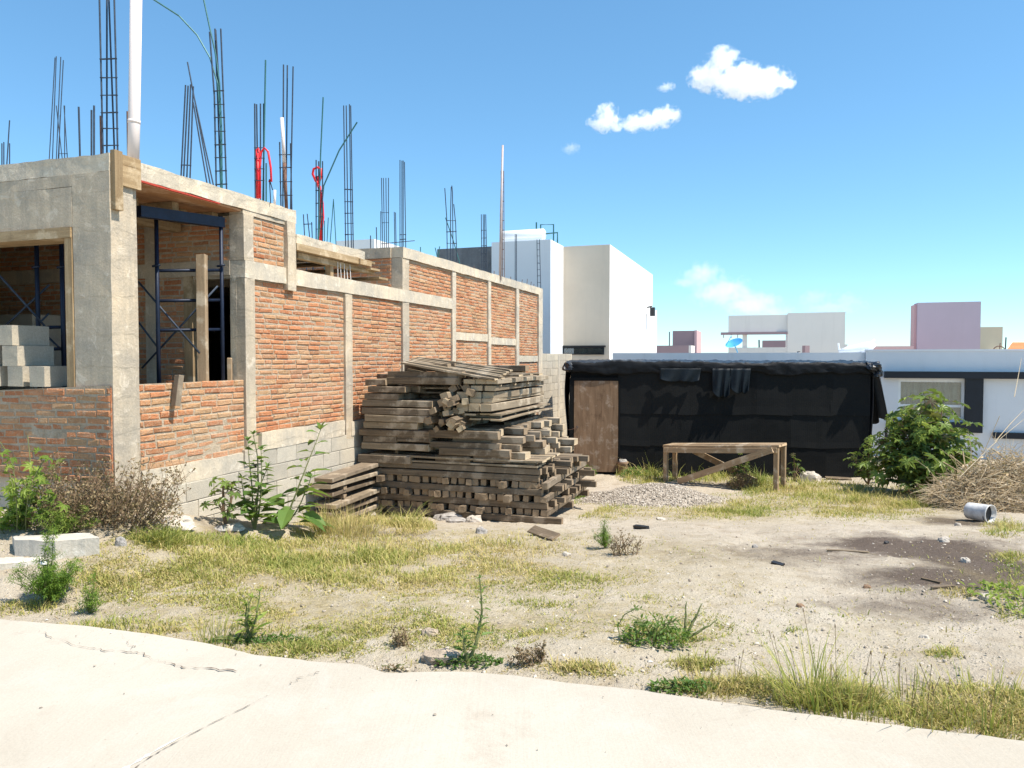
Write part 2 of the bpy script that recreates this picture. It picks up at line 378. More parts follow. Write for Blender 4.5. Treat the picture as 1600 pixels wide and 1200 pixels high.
def gravel_mat():
    b = NB('crushed_gravel'); t = b.attr(); v = b.coord(); n = b.noise(v, 40, 3, .6)
    c = b.ramp(t, [(0, (.19, .155, .12)), (.4, (.36, .305, .245)), (.8, (.47, .41, .335)), (1, (.60, .54, .46))])
    return b.bsdf(b.mix(.3, c, n, 'OVERLAY'), .95, b.bump(n, .6, .01), .15)
M['gravel'] = gravel_mat()
def glass_mat():
    b = NB('window_glass')
    g = b.n('BsdfGlossy', Color=(.9, .95, 1), Roughness=.03); t = b.n('BsdfTransparent', Color=(.82, .88, .88))
    fr = b.n('Fresnel', IOR=1.5); mx = b.n('MixShader', Fac=b.math('ADD', fr.outputs[0], .06)); b.set(mx, 'i1', t.outputs[0]); b.set(mx, 'i2', g.outputs[0])
    b.t.links.new(mx.outputs[0], b.out.inputs[0]); return b.m
M['glass'] = glass_mat()
M['curtain'] = plain('beige_curtain', (.52, .46, .34), .9, 0, .15, 3, .2)
# ------------------------------------------------------------------ ground sheet, paving, world, sun, camera
def axis(fine0, fine1, step, lo, hi):
    a = list(np.arange(fine0, fine1 + 1e-6, step)); s = step; x = fine0
    left = []
    while x > lo: s *= 1.25; x -= s; left.append(x)
    s = step; x = a[-1]; right = []
    while x < hi: s *= 1.25; x += s; right.append(x)
    return np.array(left[::-1] + a + right)
def ell(P, Q, cx, cy, rx, ry, p=2.0):
    return np.exp(-(((P - cx) / rx) ** 2 + ((Q - cy) / ry) ** 2) ** (p / 2))
# soil zones, as world ellipses taken from photo pixels
def zone(px, py, rx_px, ry_px):
    c = og(px, py); a = og(px + rx_px, py); b = og(px, py - ry_px); d = og(px, py + ry_px)
    return c.x, c.y if abs(b.y - d.y) < .1 else (b.y + d.y) / 2, abs(a.x - c.x), max(.2, abs(b.y - d.y) / 2)
GRASS = [  # px, py, rx, ry, blades, h0, h1, green
    (330, 868, 190, 34, 13000, .05, .13, .62), (560, 868, 190, 36, 14000, .05, .14, .42), (790, 862, 150, 34, 7000, .03, .09, .32),
    (420, 905, 260, 26, 9000, .03, .09, .45), (250, 850, 70, 22, 4000, .08, .17, .75), (640, 905, 170, 28, 6000, .03, .08, .38),
    (180, 905, 110, 40, 4500, .03, .1, .55), (370, 975, 130, 26, 3800, .02, .07, .62), (560, 985, 160, 30, 4200, .015, .05, .62),
    (470, 1015, 130, 16, 3500, .02, .06, .55), (830, 985, 150, 18, 4500, .015, .045, .72), (690, 965, 80, 20, 2000, .015, .05, .6),
    (200, 985, 150, 16, 3000, .03, .09, .4), (860, 945, 120, 10, 1400, .015, .05, .5), (960, 935, 110, 10, 1300, .015, .05, .45),
    (640, 930, 60, 10, 1000, .02, .06, .6), (1040, 995, 100, 22, 2200, .02, .06, .72), (900, 1045, 120, 16, 2600, .03, .08, .45),
    (560, 822, 90, 16, 3500, .08, .22, .25), (640, 824, 40, 12, 2200, .1, .22, .3), (500, 826, 40, 16, 1800, .1, .25, .3),
    (1335, 778, 150, 24, 9000, .08, .2, .42), (1250, 762, 90, 20, 4500, .08, .2, .55), (1150, 790, 70, 20, 3800, .05, .14, .55),
    (1010, 745, 45, 12, 2600, .15, .4, .62), (1120, 745, 100, 10, 3500, .1, .3, .62), (1420, 790, 60, 14, 3000, .06, .15, .38), (1180, 758, 40, 14, 2200, .12, .3, .75),
    (940, 800, 60, 14, 2600, .04, .12, .4), (1050, 802, 90, 8, 1800, .03, .08, .3), (905, 775, 16, 14, 700, .06, .18, .85),
    (1570, 825, 40, 14, 1600, .05, .12, .4), (1585, 925, 40, 50, 1500, .03, .09, .78), (1575, 870, 40, 10, 900, .03, .08, .5),
    (1500, 1105, 130, 34, 9000, .06, .17, .6), (1300, 1092, 110, 20, 5500, .05, .15, .5), (1150, 1075, 110, 16, 3600, .03, .12, .45), (1575, 1120, 60, 40, 5000, .06, .17, .55),
    (1480, 1020, 40, 10, 500, .03, .08, .6), (1390, 925, 40, 8, 350, .02, .05, .4), (1500, 925, 50, 10, 500, .02, .06, .35), (1250, 985, 30, 6, 200, .02, .05, .6),
    (400, 955, 230, 40, 9000, .015, .055, .6), (690, 985, 200, 40, 8000, .015, .05, .62), (880, 905, 170, 26, 5000, .015, .05, .4), (1060, 985, 130, 34, 3500, .015, .05, .65), (1130, 800, 200, 14, 5000, .03, .1, .5), (760, 890, 150, 24, 4000, .02, .07, .4), (1330, 800, 130, 14, 3500, .04, .12, .4),
    (200, 882, 100, 34, 6500, .03, .11, .7), (300, 935, 160, 22, 3500, .02, .06, .6), (230, 848, 60, 10, 3500, .06, .16, .85), (420, 890, 320, 60, 7000, .01, .05, .5), (560, 960, 330, 70, 7000, .01, .035, .55), (900, 970, 260, 60, 3500, .01, .03, .5), (1000, 900, 250, 60, 2500, .01, .03, .35), (1300, 1000, 250, 60, 1500, .01, .03, .4),
    (60, 950, 90, 14, 1500, .03, .1, .5), (1000, 860, 120, 30, 900, .01, .04, .4), (1150, 940, 150, 40, 700, .01, .04, .4), (760, 920, 200, 20, 2000, .01, .05, .4),
    (1080, 1040, 60, 10, 1000, .03, .09, .5), (660, 1000, 60, 16, 800, .02, .05, .6), (300, 940, 120, 14, 1800, .02, .06, .45),
]
DARK = [(1330, 850, 120, 12, .6), (1570, 890, 90, 50, 1.0), (1490, 905, 160, 24, .85), (1430, 950, 170, 24, .55), (1240, 870, 160, 20, .5), (300, 835, 60, 8, .5), (1450, 858, 150, 22, .85), (1540, 885, 90, 28, .8), (1370, 845, 100, 12, .7), (1250, 845, 90, 16, .35), (1490, 815, 60, 8, .8), (350, 832, 55, 9, .7), (620, 835, 90, 6, .55), (1530, 915, 80, 10, .5), (1420, 960, 150, 16, .25), (1120, 870, 120, 14, .28)]
PALE = [(1250, 985, 230, 60, .9), (1180, 925, 200, 40, .6), (700, 945, 250, 18, .8), (1000, 930, 150, 22, .7), (1000, 1030, 120, 25, .6), (1300, 805, 120, 8, .8), (620, 1015, 150, 20, .6), (330, 935, 120, 10, .6), (880, 1000, 200, 25, .5)]
gx = axis(-7.5, 9.5, .06, -900, 900); gy = axis(2.4, 19.0, .06, -40, 2600)
X, Y = np.meshgrid(gx, gy)
Zg = gz(X, Y)
near = (X > -8) & (X < 10) & (Y < 19)
rough_ = np.random.RandomState(3).normal(0, .0045, X.shape) * near
# faint wheel ruts curving through the bare dirt
tr1 = np.exp(-((X - (2.6 + .55 * (Y - 4.2) - .035 * (Y - 4.2) ** 2)) / .11) ** 2) + np.exp(-((X - (3.9 + .45 * (Y - 4.2) - .03 * (Y - 4.2) ** 2)) / .11) ** 2)
tr1 = tr1 * np.clip((Y - 3.6) / 1, 0, 1) * np.clip((11 - Y) / 3, 0, 1)
Zg = Zg + rough_ - .012 * tr1
dark = np.zeros_like(X); pale = np.zeros_like(X); green = np.zeros_like(X)
for px, py, rx, ry, k in DARK:
    c = zone(px, py, rx, ry); dark = np.maximum(dark, k * ell(X, Y, *c))
for px, py, rx, ry, k in PALE:
    c = zone(px, py, rx, ry); pale = np.maximum(pale, k * ell(X, Y, *c))
pale = np.clip(pale + .5 * tr1, 0, 1)
for px, py, rx, ry, nb, h0, h1, g_ in GRASS:
    c = zone(px, py, rx, ry); green = np.maximum(green, min(1, nb / 4500) * ell(X, Y, *c))
nr, nc = X.shape
V = np.stack([X, Y, Zg], -1).reshape(-1, 3)
ii = (np.arange(nr - 1)[:, None] * nc + np.arange(nc - 1)[None]).ravel()
ground = np_mesh('ground', V, [np.stack([ii, ii + 1, ii + nc + 1, ii + nc], 1)], M['ground'], smooth=True)
for nm, ar in (('dark', dark), ('pale', pale), ('green', green)):
    a = ground.data.attributes.new(nm, 'FLOAT', 'POINT'); a.data.foreach_set('value', ar.ravel().astype(np.float32))
structure(ground)
# paving slab: outline on the z = 0 plane
def flat(px, py, z=0.0):
    r = ray(px, py); return CAM + r * ((z - EYE) / r.z)
EDGE = [(-700, 915), (-300, 942), (0, 966), (120, 975), (200, 984), (300, 1000), (400, 1021), (480, 1032), (560, 1038), (600, 1050), (740, 1047), (800, 1053), (870, 1064), (1000, 1076), (1100, 1091), (1200, 1107), (1300, 1118), (1400, 1130), (1500, 1143), (1600, 1156), (1900, 1195), (2600, 1290)]
ep = []
for (a, b) in zip(EDGE[:-1], EDGE[1:]):
    for k in range(10):
        t = k / 10; p = flat(a[0] + (b[0] - a[0]) * t, a[1] + (b[1] - a[1]) * t)
        p += Vector((0, mnoise.noise(p * 3.1) * .018 + mnoise.noise(p * 11) * .008, 0)); ep.append(p)
pm = MB()
rows = 14
vs = []
for p in ep:
    for k in range(rows + 1):
        t = k / rows; y = p.y * (1 - t) + (-14) * t
        zz = .0 if k else -.006
        vs.append((p.x - t * 1.2, y, zz))
    vs.append((p.x, p.y + .004, -.13))
w_ = rows + 2; fs = []
for i in range(len(ep) - 1):
    for k in range(rows): fs.append((i*w_+k, i*w_+k+1, (i+1)*w_+k+1, (i+1)*w_+k))
    fs.append((i*w_, (i+1)*w_, (i+1)*w_+rows+1, i*w_+rows+1))
pm.add(vs, fs)
pavement = structure(pm.build('pavement', M['pave']))
def crack(pts, w0, w1, zc=.004, wob=.014):
    m = MB(); out = []
    for (a, b) in zip(pts[:-1], pts[1:]):
        for k in range(6):
            t = k / 6; out.append(flat(a[0]+(b[0]-a[0])*t, a[1]+(b[1]-a[1])*t, zc))
    out.append(flat(*pts[-1], zc)); vs = []
    for i, p in enumerate(out):
        d = (out[min(i+1, len(out)-1)] - out[max(i-1, 0)]).normalized(); n_ = Vector((-d.y, d.x, 0))
        w = (w0 + (w1 - w0) * i / len(out)) * max(.12, U(-.4, 1.8)); j = n_ * U(-wob, wob)
        vs += [p + j + n_ * w, p + j - n_ * w]
    m.add(vs, [(2*i, 2*i+1, 2*i+3, 2*i+2) for i in range(len(out)-1)])
    return m
M['crack'] = plain('crack_dirt', (.16, .12, .09), .95, 0, .4, 20, .3)
M['joint'] = plain('joint_sealant', (.70, .70, .64), .8, 0, .1, 8, .2)
crack([(20, 988), (60, 985), (85, 996), (130, 1010), (160, 1015), (200, 1018), (222, 1021), (250, 1033), (280, 1041), (320, 1043), (370, 1048)], .001, .0042).build('crack', M['crack'], pavement)
crack([(192, 988), (200, 1000), (207, 1014)], .002, .0015).build('crack', M['crack'], pavement)
crack([(450, 1068), (470, 1058), (500, 1050)], .002, .002).build('crack', M['crack'], pavement)
crack([(418, 1086), (380, 1106), (330, 1130), (270, 1162), (235, 1182), (190, 1215)], .0012, .002, .004, .002).build('joint_line', M['crack'], pavement)
crack([(300, 1142), (265, 1160), (230, 1180), (190, 1204)], .004, .012, .002, .001).build('joint_sealant', M['joint'], pavement)
# ---------------- world
SKY_SAT, SKY_STR, SKY_AIR, SKY_DUST, SKY_OZ, SKY_G, SKY_V, SKY_T = 1.12, .15, .8, .05, 1.6, .74, 1.38, (.66, .94, 1.04)
w = bpy.data.worlds.new('World'); scene.world = w; w.use_nodes = True
nt = w.node_tree; bg = nt.nodes['Background']
sky = nt.nodes.new('ShaderNodeTexSky'); sky.sky_type = 'NISHITA'; sky.sun_disc = False
SUN_EL = math.radians(60); SUN_V = (N - D * .06).normalized()
sky.sun_elevation = SUN_EL; sky.sun_rotation = math.atan2(SUN_V.x, SUN_V.y)
sky.altitude = 600; sky.air_density = SKY_AIR; sky.dust_density = SKY_DUST; sky.ozone_density = SKY_OZ
hs = nt.nodes.new('ShaderNodeHueSaturation'); hs.inputs['Saturation'].default_value = SKY_SAT; gm = nt.nodes.new('ShaderNodeGamma'); gm.inputs['Gamma'].default_value = SKY_G; hs.inputs['Value'].default_value = SKY_V; tn = nt.nodes.new('ShaderNodeMix'); tn.data_type = 'RGBA'; tn.blend_type = 'MULTIPLY'; tn.inputs[0].default_value = 1; tn.inputs[7].default_value = (*SKY_T, 1); nt.links.new(sky.outputs[0], tn.inputs[6]); nt.links.new(tn.outputs[2], gm.inputs[0]); nt.links.new(gm.outputs[0], hs.inputs['Color']); nt.links.new(hs.outputs[0], bg.inputs[0]); bg.inputs[1].default_value = SKY_STR
s = bpy.data.lights.new('sun', 'SUN'); s.energy = 4.9; s.angle = math.radians(.55); s.color = (1, .94, .84)
so = bpy.data.objects.new('sun', s); COL.objects.link(so)
sv = SUN_V * math.cos(SUN_EL) + ZAX * math.sin(SUN_EL)
so.rotation_euler = (-sv).to_track_quat('-Z', 'Y').to_euler(); so.location = (10, -5, 30)
# ---------------- camera
cd = bpy.data.cameras.new('camera'); cam = bpy.data.objects.new('camera', cd); COL.objects.link(cam)
cam.location = CAM; cam.rotation_euler = (math.pi / 2 - PITCH, 0, 0)
cd.sensor_fit = 'HORIZONTAL'; cd.sensor_width = 36; cd.lens = 36 * F / 1600; cd.clip_end = 20000; cd.clip_start = .05
scene.camera = cam
scene.view_settings.view_transform = 'Standard'; scene.view_settings.look = 'None'
scene.view_settings.exposure = .68; scene.view_settings.gamma = 1
scene.cycles.volume_bounces = 6; scene.cycles.max_bounces = 10; scene.cycles.transparent_max_bounces = 16
# ------------------------------------------------------------------ the unfinished brick house (local frame: x out of the side wall, y along it)
house = thing('unfinished_house', 'unfinished red brick house with bare concrete frame, open porch and rebar on its roof', 'house', tuple(B0), -A)
rb = random.Random(5)
def bricks(m, fn, u0, u1, z0, z1, course=.061, bl=.24, joint=.012, slope=0.0, rough=1.0, toothed=False):
    """irregular handmade bricks laid in courses; fn(u, z, d) -> local point, d = how far it stands out"""
    nu = max(1, int((u1 - u0) / .3)); nz = max(1, int((z1 - z0) / .3))
    vs = [fn(u0 + (u1-u0)*i/nu, z0 + slope*(u0+(u1-u0)*i/nu - u1)*(j/nz) + (z1-z0)*j/nz, rb.uniform(-.004, .004)) for j in range(nz+1) for i in range(nu+1)]
    m.add(vs, [(j*(nu+1)+i, j*(nu+1)+i+1, (j+1)*(nu+1)+i+1, (j+1)*(nu+1)+i) for j in range(nz) for i in range(nu)], -1.0)
    z = z0 + .004; k = 0; ph = rb.uniform(0, 9)
    while z < z1 - .02:
        h = min(course - .0125, z1 - z - .003) + rb.uniform(-.004, .004); u = u0 - rb.uniform(.02, .95) * bl; k += 1
        wob = rb.uniform(-.003, .003)
        while u < u1:
            L = bl * rb.uniform(.9, 1.08)
            if rb.random() < .06: L *= .5
            a, b = max(u, u0 + .003), min(u + L, u1 - .003)
            if b - a > .03:
                mid = (a + b) / 2; f = (z - z0) / (z1 - z0)
                zc = z + slope * (mid - u1) * f + wob + .006 * math.sin(mid * 2.1 + ph + k * .25) + rb.uniform(-.0025, .0025)
                d = rb.uniform(.003, .0105) * rough; c = .0085; t = rb.random() if rb.random() < .93 else rb.choice([.9, 1.0])
                hh = h * rb.uniform(.9, 1.05); tilt = rb.uniform(-.0035, .0035)
                def j(s=.0045): return rb.uniform(-s, s)
                def ring(ins, dd, jj):
                    return [fn(a+ins+j(jj), zc+ins+j(jj)-tilt, dd+j(.0025)), fn(b-ins+j(jj), zc+ins+j(jj)+tilt, dd+j(.0025)),
                            fn(b-ins+j(jj), zc+hh-ins+j(jj)+tilt, dd+j(.0025)), fn(a+ins+j(jj), zc+hh-ins+j(jj)-tilt, dd+j(.0025))]
                vs = ring(0, -.012, 0) + ring(0, d - .007, .004) + ring(c, d, .004); fs = []
                for r_ in (0, 4):
                    for q in range(4): fs.append((r_+q, r_+(q+1) % 4, r_+4+(q+1) % 4, r_+4+q))
                fs.append((8, 9, 10, 11)); m.add(vs, fs, t)
            u += L + joint + rb.uniform(-.004, .006)
        z += course
def side(x0): return lambda u, z, d: (x0 + d, u, z)
def front(y0): return lambda u, z, d: (u, y0 - d, z)
def brick_part(fn, u0, u1, z0, z1, mat='brick', **k):
    m = MB(); bricks(m, fn, u0, u1, z0, z1, **k); return m.build('brick_panel', M[mat], house)
def cpart(name, lo, hi, mat='concrete', amp=.006, step=.14, seed=None, parent=None):
    m = MB(); m.rough(lo, hi, amp, step, 3.0, U(0, 50) if seed is None else seed); return m.build(name, M[mat], parent or house)
def blocks(m, fn, u0, u1, z0, z1, bh=.2, bl=.4):
    m.quad(fn(u0, z0, 0), fn(u1, z0, 0), fn(u1, z1, 0), fn(u0, z1, 0), -1.0)
    z = z1; k = 0
    while z > z0:
        zb = max(z0, z - bh); u = u0 - (bl / 2 if k % 2 else 0) - rb.uniform(0, .05); k += 1
        while u < u1:
            a, b = max(u, u0) + .004, min(u + bl, u1) - .004
            if b - a > .04 and z - zb > .03:
                d = rb.uniform(.004, .011); t = rb.random()
                def j(): return rb.uniform(-.003, .003)
                lo, hi = zb + .005, z - .005
                q0 = [fn(a+j(), lo+j(), -.01), fn(b+j(), lo+j(), -.01), fn(b+j(), hi+j(), -.01), fn(a+j(), hi+j(), -.01)]
                q1 = [fn(a+j(), lo+j(), d-.004), fn(b+j(), lo+j(), d-.004), fn(b+j(), hi+j(), d-.004), fn(a+j(), hi+j(), d-.004)]
                q2 = [fn(a+.004, lo+.004, d), fn(b-.004, lo+.004, d), fn(b-.004, hi-.004, d), fn(a+.004, hi-.004, d)]
                fs = []
                for r_ in (0, 4):
                    for q in range(4): fs.append((r_+q, r_+(q+1) % 4, r_+4+(q+1) % 4, r_+4+q))
                fs.append((8, 9, 10, 11)); m.add(q0+q1+q2, fs, t)
            u += bl
        z = zb
# --- front corner column, facade beam, slab
cpart('column', (-.44, 0, .42), (0, .262, 3.31), 'concrete', .005)
cpart('column_rib', (-.44, .262, .42), (-.018, .32, 3.31), 'concrete', .003)
cpart('column_foot', (-.50, -.05, .18), (.03, .36, .42), 'concrete', .02)
cpart('beam', (-6, .0, 2.84), (-.444, .25, 3.20), 'concrete', .006)
cpart('column', (-2.4, .004, .5), (-2.0, .246, 2.836), 'concrete', .005)  # column added out of view, narrows the street opening to darken the porch
cpart('added_shade_wall', (-6, .06, 1.3), (-2.404, .2, 2.836), 'concrete', .005, .3)  # wall added out of view to keep daylight out of the porch
cpart('added_shade_partition', (-4.15, .26, .6), (-4.0, 1.83, 3.28), 'concrete', .005, .3)  # cross wall added out of view, stops light reaching the porch from the left
cpart('slab', (-6, .004, 3.312), (0.0, 2.82, 3.47), 'concrete_light', .012, .1)
cpart('beam', (-6, .0, 3.204), (-.444, .25, 3.308), 'concrete', .005)
m = MB(); m.box((-1.99, -.02, 2.74), (-.45, .25, 2.836)); m.build('lintel_board', M['form_x'], house)
a = fac(104, 480); m = MB(); m.box((a.x, -.01, 1.36), (fac(115, 480).x, .1, 2.738)); m.build('prop_board', M['form'], house)
m = MB(); m.box((.004, .012, 2.97), (.055, .10, 3.50)); m.build('corner_board', M['form'], house)
m = MB(); m.box((.004, .104, 3.205), (.03, .335, 3.485)); m.build('corner_board', M['form_y'], house)
# --- parapets of the porch
brick_part(side(-.03), .325, 1.825, .57, 1.395, course=.0685)
cpart('parapet_core', (-.17, .325, .57), (-.046, 1.825, 1.375), 'concrete')
brick_part(front(-.02), -5.6, -.015, .50, 1.395, slope=.045, course=.0685)
m = MB(); m.box((-.52, -.016, .50), (-.014, .0, 1.372)); m.build('parapet_core', M['brick'], house)
cpart('parapet_core', (-5.6, .05, .5), (-.45, .17, 1.14), 'concrete')
cpart('plinth', (-.2, .33, .37), (-.008, 1.95, .57), 'concrete_light', .008)
cpart('plinth', (-5.6, .03, .30), (-.5, .2, .50), 'concrete_light', .008)
m = MB(); blocks(m, side(-.01), .1, 2.02, -1.1, .37); m.build('block_footing', M['block'], house)
m = MB(); blocks(m, front(.02), -5.6, -.02, -.9, .30); m.build('block_footing', M['block'], house)
m = MB(); m.box((-.3, .05, -1.1), (-.03, 14, .3)); m.build('footing_core', M['concrete'], house)
# --- side wall frame
Yc = dict(a0=1.83, a1=2.0)
cpart('column', (-.2, 1.83, .56), (0.0, 2.0, 2.54), 'concrete', .006)
cpart('column', (-.2, 1.83, 2.745), (-.004, 2.0, 3.26), 'concrete', .006)
cpart('corbel', (-.19, 1.78, .42), (.012, 2.1, .60), 'concrete_light', .008)
cpart('beam', (-.2, 1.83, 2.545), (.006, 7.73, 2.74), 'concrete_light', .007)
brick_part(side(-.03), 2.004, 2.60, 2.745, 3.255)
cpart('column', (-.2, 2.6, 2.47), (.03, 2.77, 3.308), 'concrete', .008)
cpart('beam', (-.2, 1.83, 3.262), (-.012, 2.6, 3.308), 'concrete', .006)
cols = [(3.97, 4.15), (5.71, 5.94), (7.73, 7.9), (9.64, 9.8), (11.5, 11.7), (13.3, 13.65)]
for i, (y0, y1) in enumerate(cols):
    cpart('column', (-.2, y0, -1.1 if i else .5), (-.002 + .003 * i, y1, 2.54 if i == 0 else 3.25), 'concrete_light' if i > 1 else 'concrete', .006)
panels = [(2.0, 3.97, .77, 2.54), (4.15, 5.71, .74, 2.54), (5.94, 7.73, -1, 2.54), (5.94, 7.73, 2.745, 3.25), (7.9, 9.64, 2.13, 3.25), (7.9, 9.64, -1, 1.97),
          (9.8, 11.5, 2.08, 3.25), (9.8, 11.5, -1, 1.92), (11.7, 13.3, 1.69, 3.25), (11.7, 13.3, -1, 1.53)]
for y0, y1, z0, z1 in panels: brick_part(side(-.035), y0 + .004, y1 - .004, z0, z1, rough=1.15)
for y0, y1, z0, z1 in [(7.9, 9.64, 1.975, 2.125), (9.8, 11.5, 1.925, 2.075), (11.7, 13.3, 1.535, 1.685)]:
    cpart('beam', (-.2, y0, z0), (-.006, y1, z1), 'concrete_light', .006)
cpart('beam', (-.2, 5.71, 3.254), (.012, 13.66, 3.425), 'concrete_light', .01)
cpart('plinth', (-.2, 2.1, .56), (.0, 3.93, .768), 'concrete_light', .01)
cpart('plinth', (-.2, 4.1, .54), (.004, 5.71, .736), 'concrete_light', .012)
m = MB(); blocks(m, side(-.012), 2.02, 5.72, -1.2, .56); m.build('block_footing', M['block'], house)
m = MB(); m.box((-.17, 2.0, .3), (-.05, 13.6, 2.55)); m.box((-.17, 5.75, 2.76), (-.05, 13.6, 3.24)); m.box((-.17, 2.0, 2.76), (-.05, 2.6, 3.25)); m.build('wall_core', M['concrete'], house)
# --- roofs, left side, back, floors: what keeps the inside dark
cpart('roof_slab', (-6, 2.83, 2.56), (-.21, 13.6, 2.70), 'concrete', .004, .5)
cpart('roof_slab', (-6, 5.72, 3.26), (-.21, 13.6, 3.41), 'concrete', .006, .4)
m = MB(); m.box((-6.15, 0, -1), (-6.0, 13.6, 3.3)); m.box((-6, 13.4, -1), (-.2, 13.6, 3.25)); m.build('outer_wall', M['concrete'], house)
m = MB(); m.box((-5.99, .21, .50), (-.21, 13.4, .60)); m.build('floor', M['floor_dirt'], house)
# --- inner wall of the porch, facing the street, with a doorway
YI = 1.84
dl, dr = fac(291, 520, YI).x, fac(371, 520, YI).x; dt = fac(330, 436, YI).z
b0, b1 = fac(280, 433, YI).z, fac(280, 411, YI).z
brick_part(front(YI), -5.9, dl - .02, .6, b0, 'brick_in'); brick_part(front(YI), -5.9, -.2, b1, 3.25, 'brick_in')
cpart('tie_beam', (-5.9, YI - .02, b0), (-.2, YI + .12, b1), 'concrete', .004)
for px0, px1 in ((229, 244),):
    cpart('tie_column', (fac(px0, 480, YI).x, YI - .018, .9), (fac(px1, 480, YI).x, YI + .1, b0), 'concrete', .004)
    cpart('tie_column', (fac(px0, 480, YI).x, YI - .018, b1), (fac(px1, 480, YI).x, YI + .1, 3.25), 'concrete', .004)
m = MB(); m.box((-5.95, YI + .01, .9), (dl, YI + .14, 3.25)); m.box((dl, YI + .01, dt), (-.2, YI + .14, 3.25)); m.build('partition_core', M['concrete'], house)
cpart('jamb', (dr, YI - .01, .9), (-.2, YI + .13, b0), 'concrete', .003)
cpart('jamb', (dl - .02, YI - .012, .9), (dl + .10, YI + .11, b0), 'form', .003)
# --- plywood deck and joists under the slab
m = MB(); m.box((-5.9, .26, 3.285), (-.03, 1.82, 3.306)); m.build('plywood_deck', M['ply'], house)
m = MB(); m.box((-.028, .34, 3.292), (-.004, 1.45, 3.3105)); M['red_edge'] = plain('red_stained_ply', (.42, .05, .025), .7, 0, .3, 9, .2); m.build('deck_edge', M['red_edge'], house)
for k, y in enumerate([.42, .78, 1.12, 1.46, 1.72]):
    m = MB(); m.box((-5.8, y, 3.185), (-.34 - .2 * (k % 2), y + .09, 3.28)); m.build('joist', M['form_x'], house)
for k, x in enumerate([-.95, -2.6, -4.2]):
    m = MB(); m.box((x, .3, 3.09), (x + .1, 1.8, 3.182)); m.build('bearer', M['form_y'], house)
# --- terrace: formwork slab and dark gap above the beam
cpart('terrace_slab', (-3.2, 2.86, 3.075), (-.02, 4.55, 3.19), 'concrete_light', .014, .1)
for y0, y1, z0, z1, x1 in [(2.80, 4.35, 2.985, 3.07, .02), (2.95, 4.9, 2.90, 2.975, -.06), (4.3, 4.62, 2.98, 3.06, .05)]:
    m = MB(); m.box((x1 - .09, y0, z0), (x1, y1, z1)); m.build('edge_board', M['form_y'], house)
for y, z in ((4.6, 3.06), (4.75, 2.97), (5.0, 2.86)):
    m = MB(); m.box((-1.6, y - .12, z - .03), (.03, y + .16, z)); m.build('loose_form_board', M['form_x'], house)
for y in (2.86, 3.72):
    m = MB(); m.box((-.16, y, 2.742), (-.08, y + .075, 2.9)); m.build('prop_board', M['form'], house)
m = MB()
for k in range(5): 
    y = 3.86 + .085 * k; m.tube([(-.05, y, 2.74), (-.05 + U(-.02, .02), y + U(-.02, .02), 2.96)], .006, 5)
m.build('wire_ties', M['bag'], house)
m = MB(); m.box((-3.3, 2.8, 2.70), (-3.2, 5.72, 3.25)); m.build('terrace_wall', M['concrete'], house)
brick_part(front(5.70), -3.0, -.2, 2.72, 3.25, 'brick_in'); cpart('beam', (-3.1, 5.68, 3.254), (-.2, 5.9, 3.42), 'concrete', .006)
# --- rebar cages standing out of the slabs
def L_(px, py, Y): return toL(at(px, py, Y))
def cage(bars, rings=(), Y=10.0, mat='rebar', r=.0092, zroof=3.40, dyy=.12):
    """bars: ((px,py) bottom .. (px,py) top) as pixel polylines standing at depth Y; alternate bars sit a little deeper"""
    m = MB(); foot = []
    for i, b in enumerate(bars):
        yw = toW(wall(b[0][0], b[0][1], -.09)).y; y = max(Y, yw) + (dyy if i % 2 else 0.0)
        pts = [L_(p[0], p[1], y) for p in b]
        d = (pts[0] - pts[1]); d = d / max(.01, -d.z) if d.z < 0 else Vector((0, 0, -1))
        if pts[0].z > zroof: pts.insert(0, pts[0] + d * (pts[0].z - zroof))
        m.tube(pts, r, 6); foot.append(pts)
    o = m.build('rebar_cage', M[mat], house)
    for ry in rings:
        xs = []
        for i, b in enumerate(bars[:4]):
            ps = [Vector(p) for p in b]
            for p, q in zip(ps[:-1], ps[1:]):
                if min(p.y, q.y) <= ry <= max(p.y, q.y):
                    f = (ry - p.y) / (q.y - p.y); xs.append(p.x + f * (q.x - p.x)); break
        if not xs: continue
        x0, x1 = min(xs), max(xs); e = .01
        yw = max(Y, toW(wall(bars[0][0][0], bars[0][0][1], -.09)).y)
        q = [L_(x0, ry, yw), L_(x1, ry + U(-1, 1), yw), L_(x1, ry, yw + dyy), L_(x0, ry + U(-1, 1), yw + dyy)]
        c = sum(q, Vector()) / 4; q = [p + (p - c).normalized() * .012 for p in q]
        s_ = MB(); s_.tube(q + [q[0]], .0045, 5); s_.build('stirrup', M[mat], house).parent = o
    return o
cage([((11, 252), (15, 188)), ((3, 255), (3, 224)), ((6, 255), (6, 222)), ((15, 255), (15, 224))], (), 13)
cage([((77, 248), (86, 90)), ((82, 248), (88, 88)), ((88, 248), (95, 89)), ((91, 248), (99, 94))], (), 12, r=.007)
cage([((97, 246), (88, 165)), ((105, 243), (100, 165)), ((101, 242), (101, 165)), ((92, 246), (94, 180))], (240,), 12, r=.007)
cage([((125, 244), (123, 167)), ((143, 241), (143, 172)), ((147, 240), (147, 165))], (), 7.5, 'rebar', .009)
cage([((158, 241), (157, 181)), ((200, 248), (199, 174))], (), 7.3, 'rust', .009)
cage([((161, 243), (157.5, 92), (154, -60)), ((179, 243), (168, -60)), ((184, 243), (181, 92), (177, -60)), ((167, 243), (167, -60))], (92, 121, 149, 176, 201, 227), 7.05, 'rebar', .008, dyy=.14)
cage([((283, 274), (290, 133)), ((287, 275), (294, 134)), ((297, 277), (302, 135)), ((292, 276), (298, 132))], (258,), 9.2)
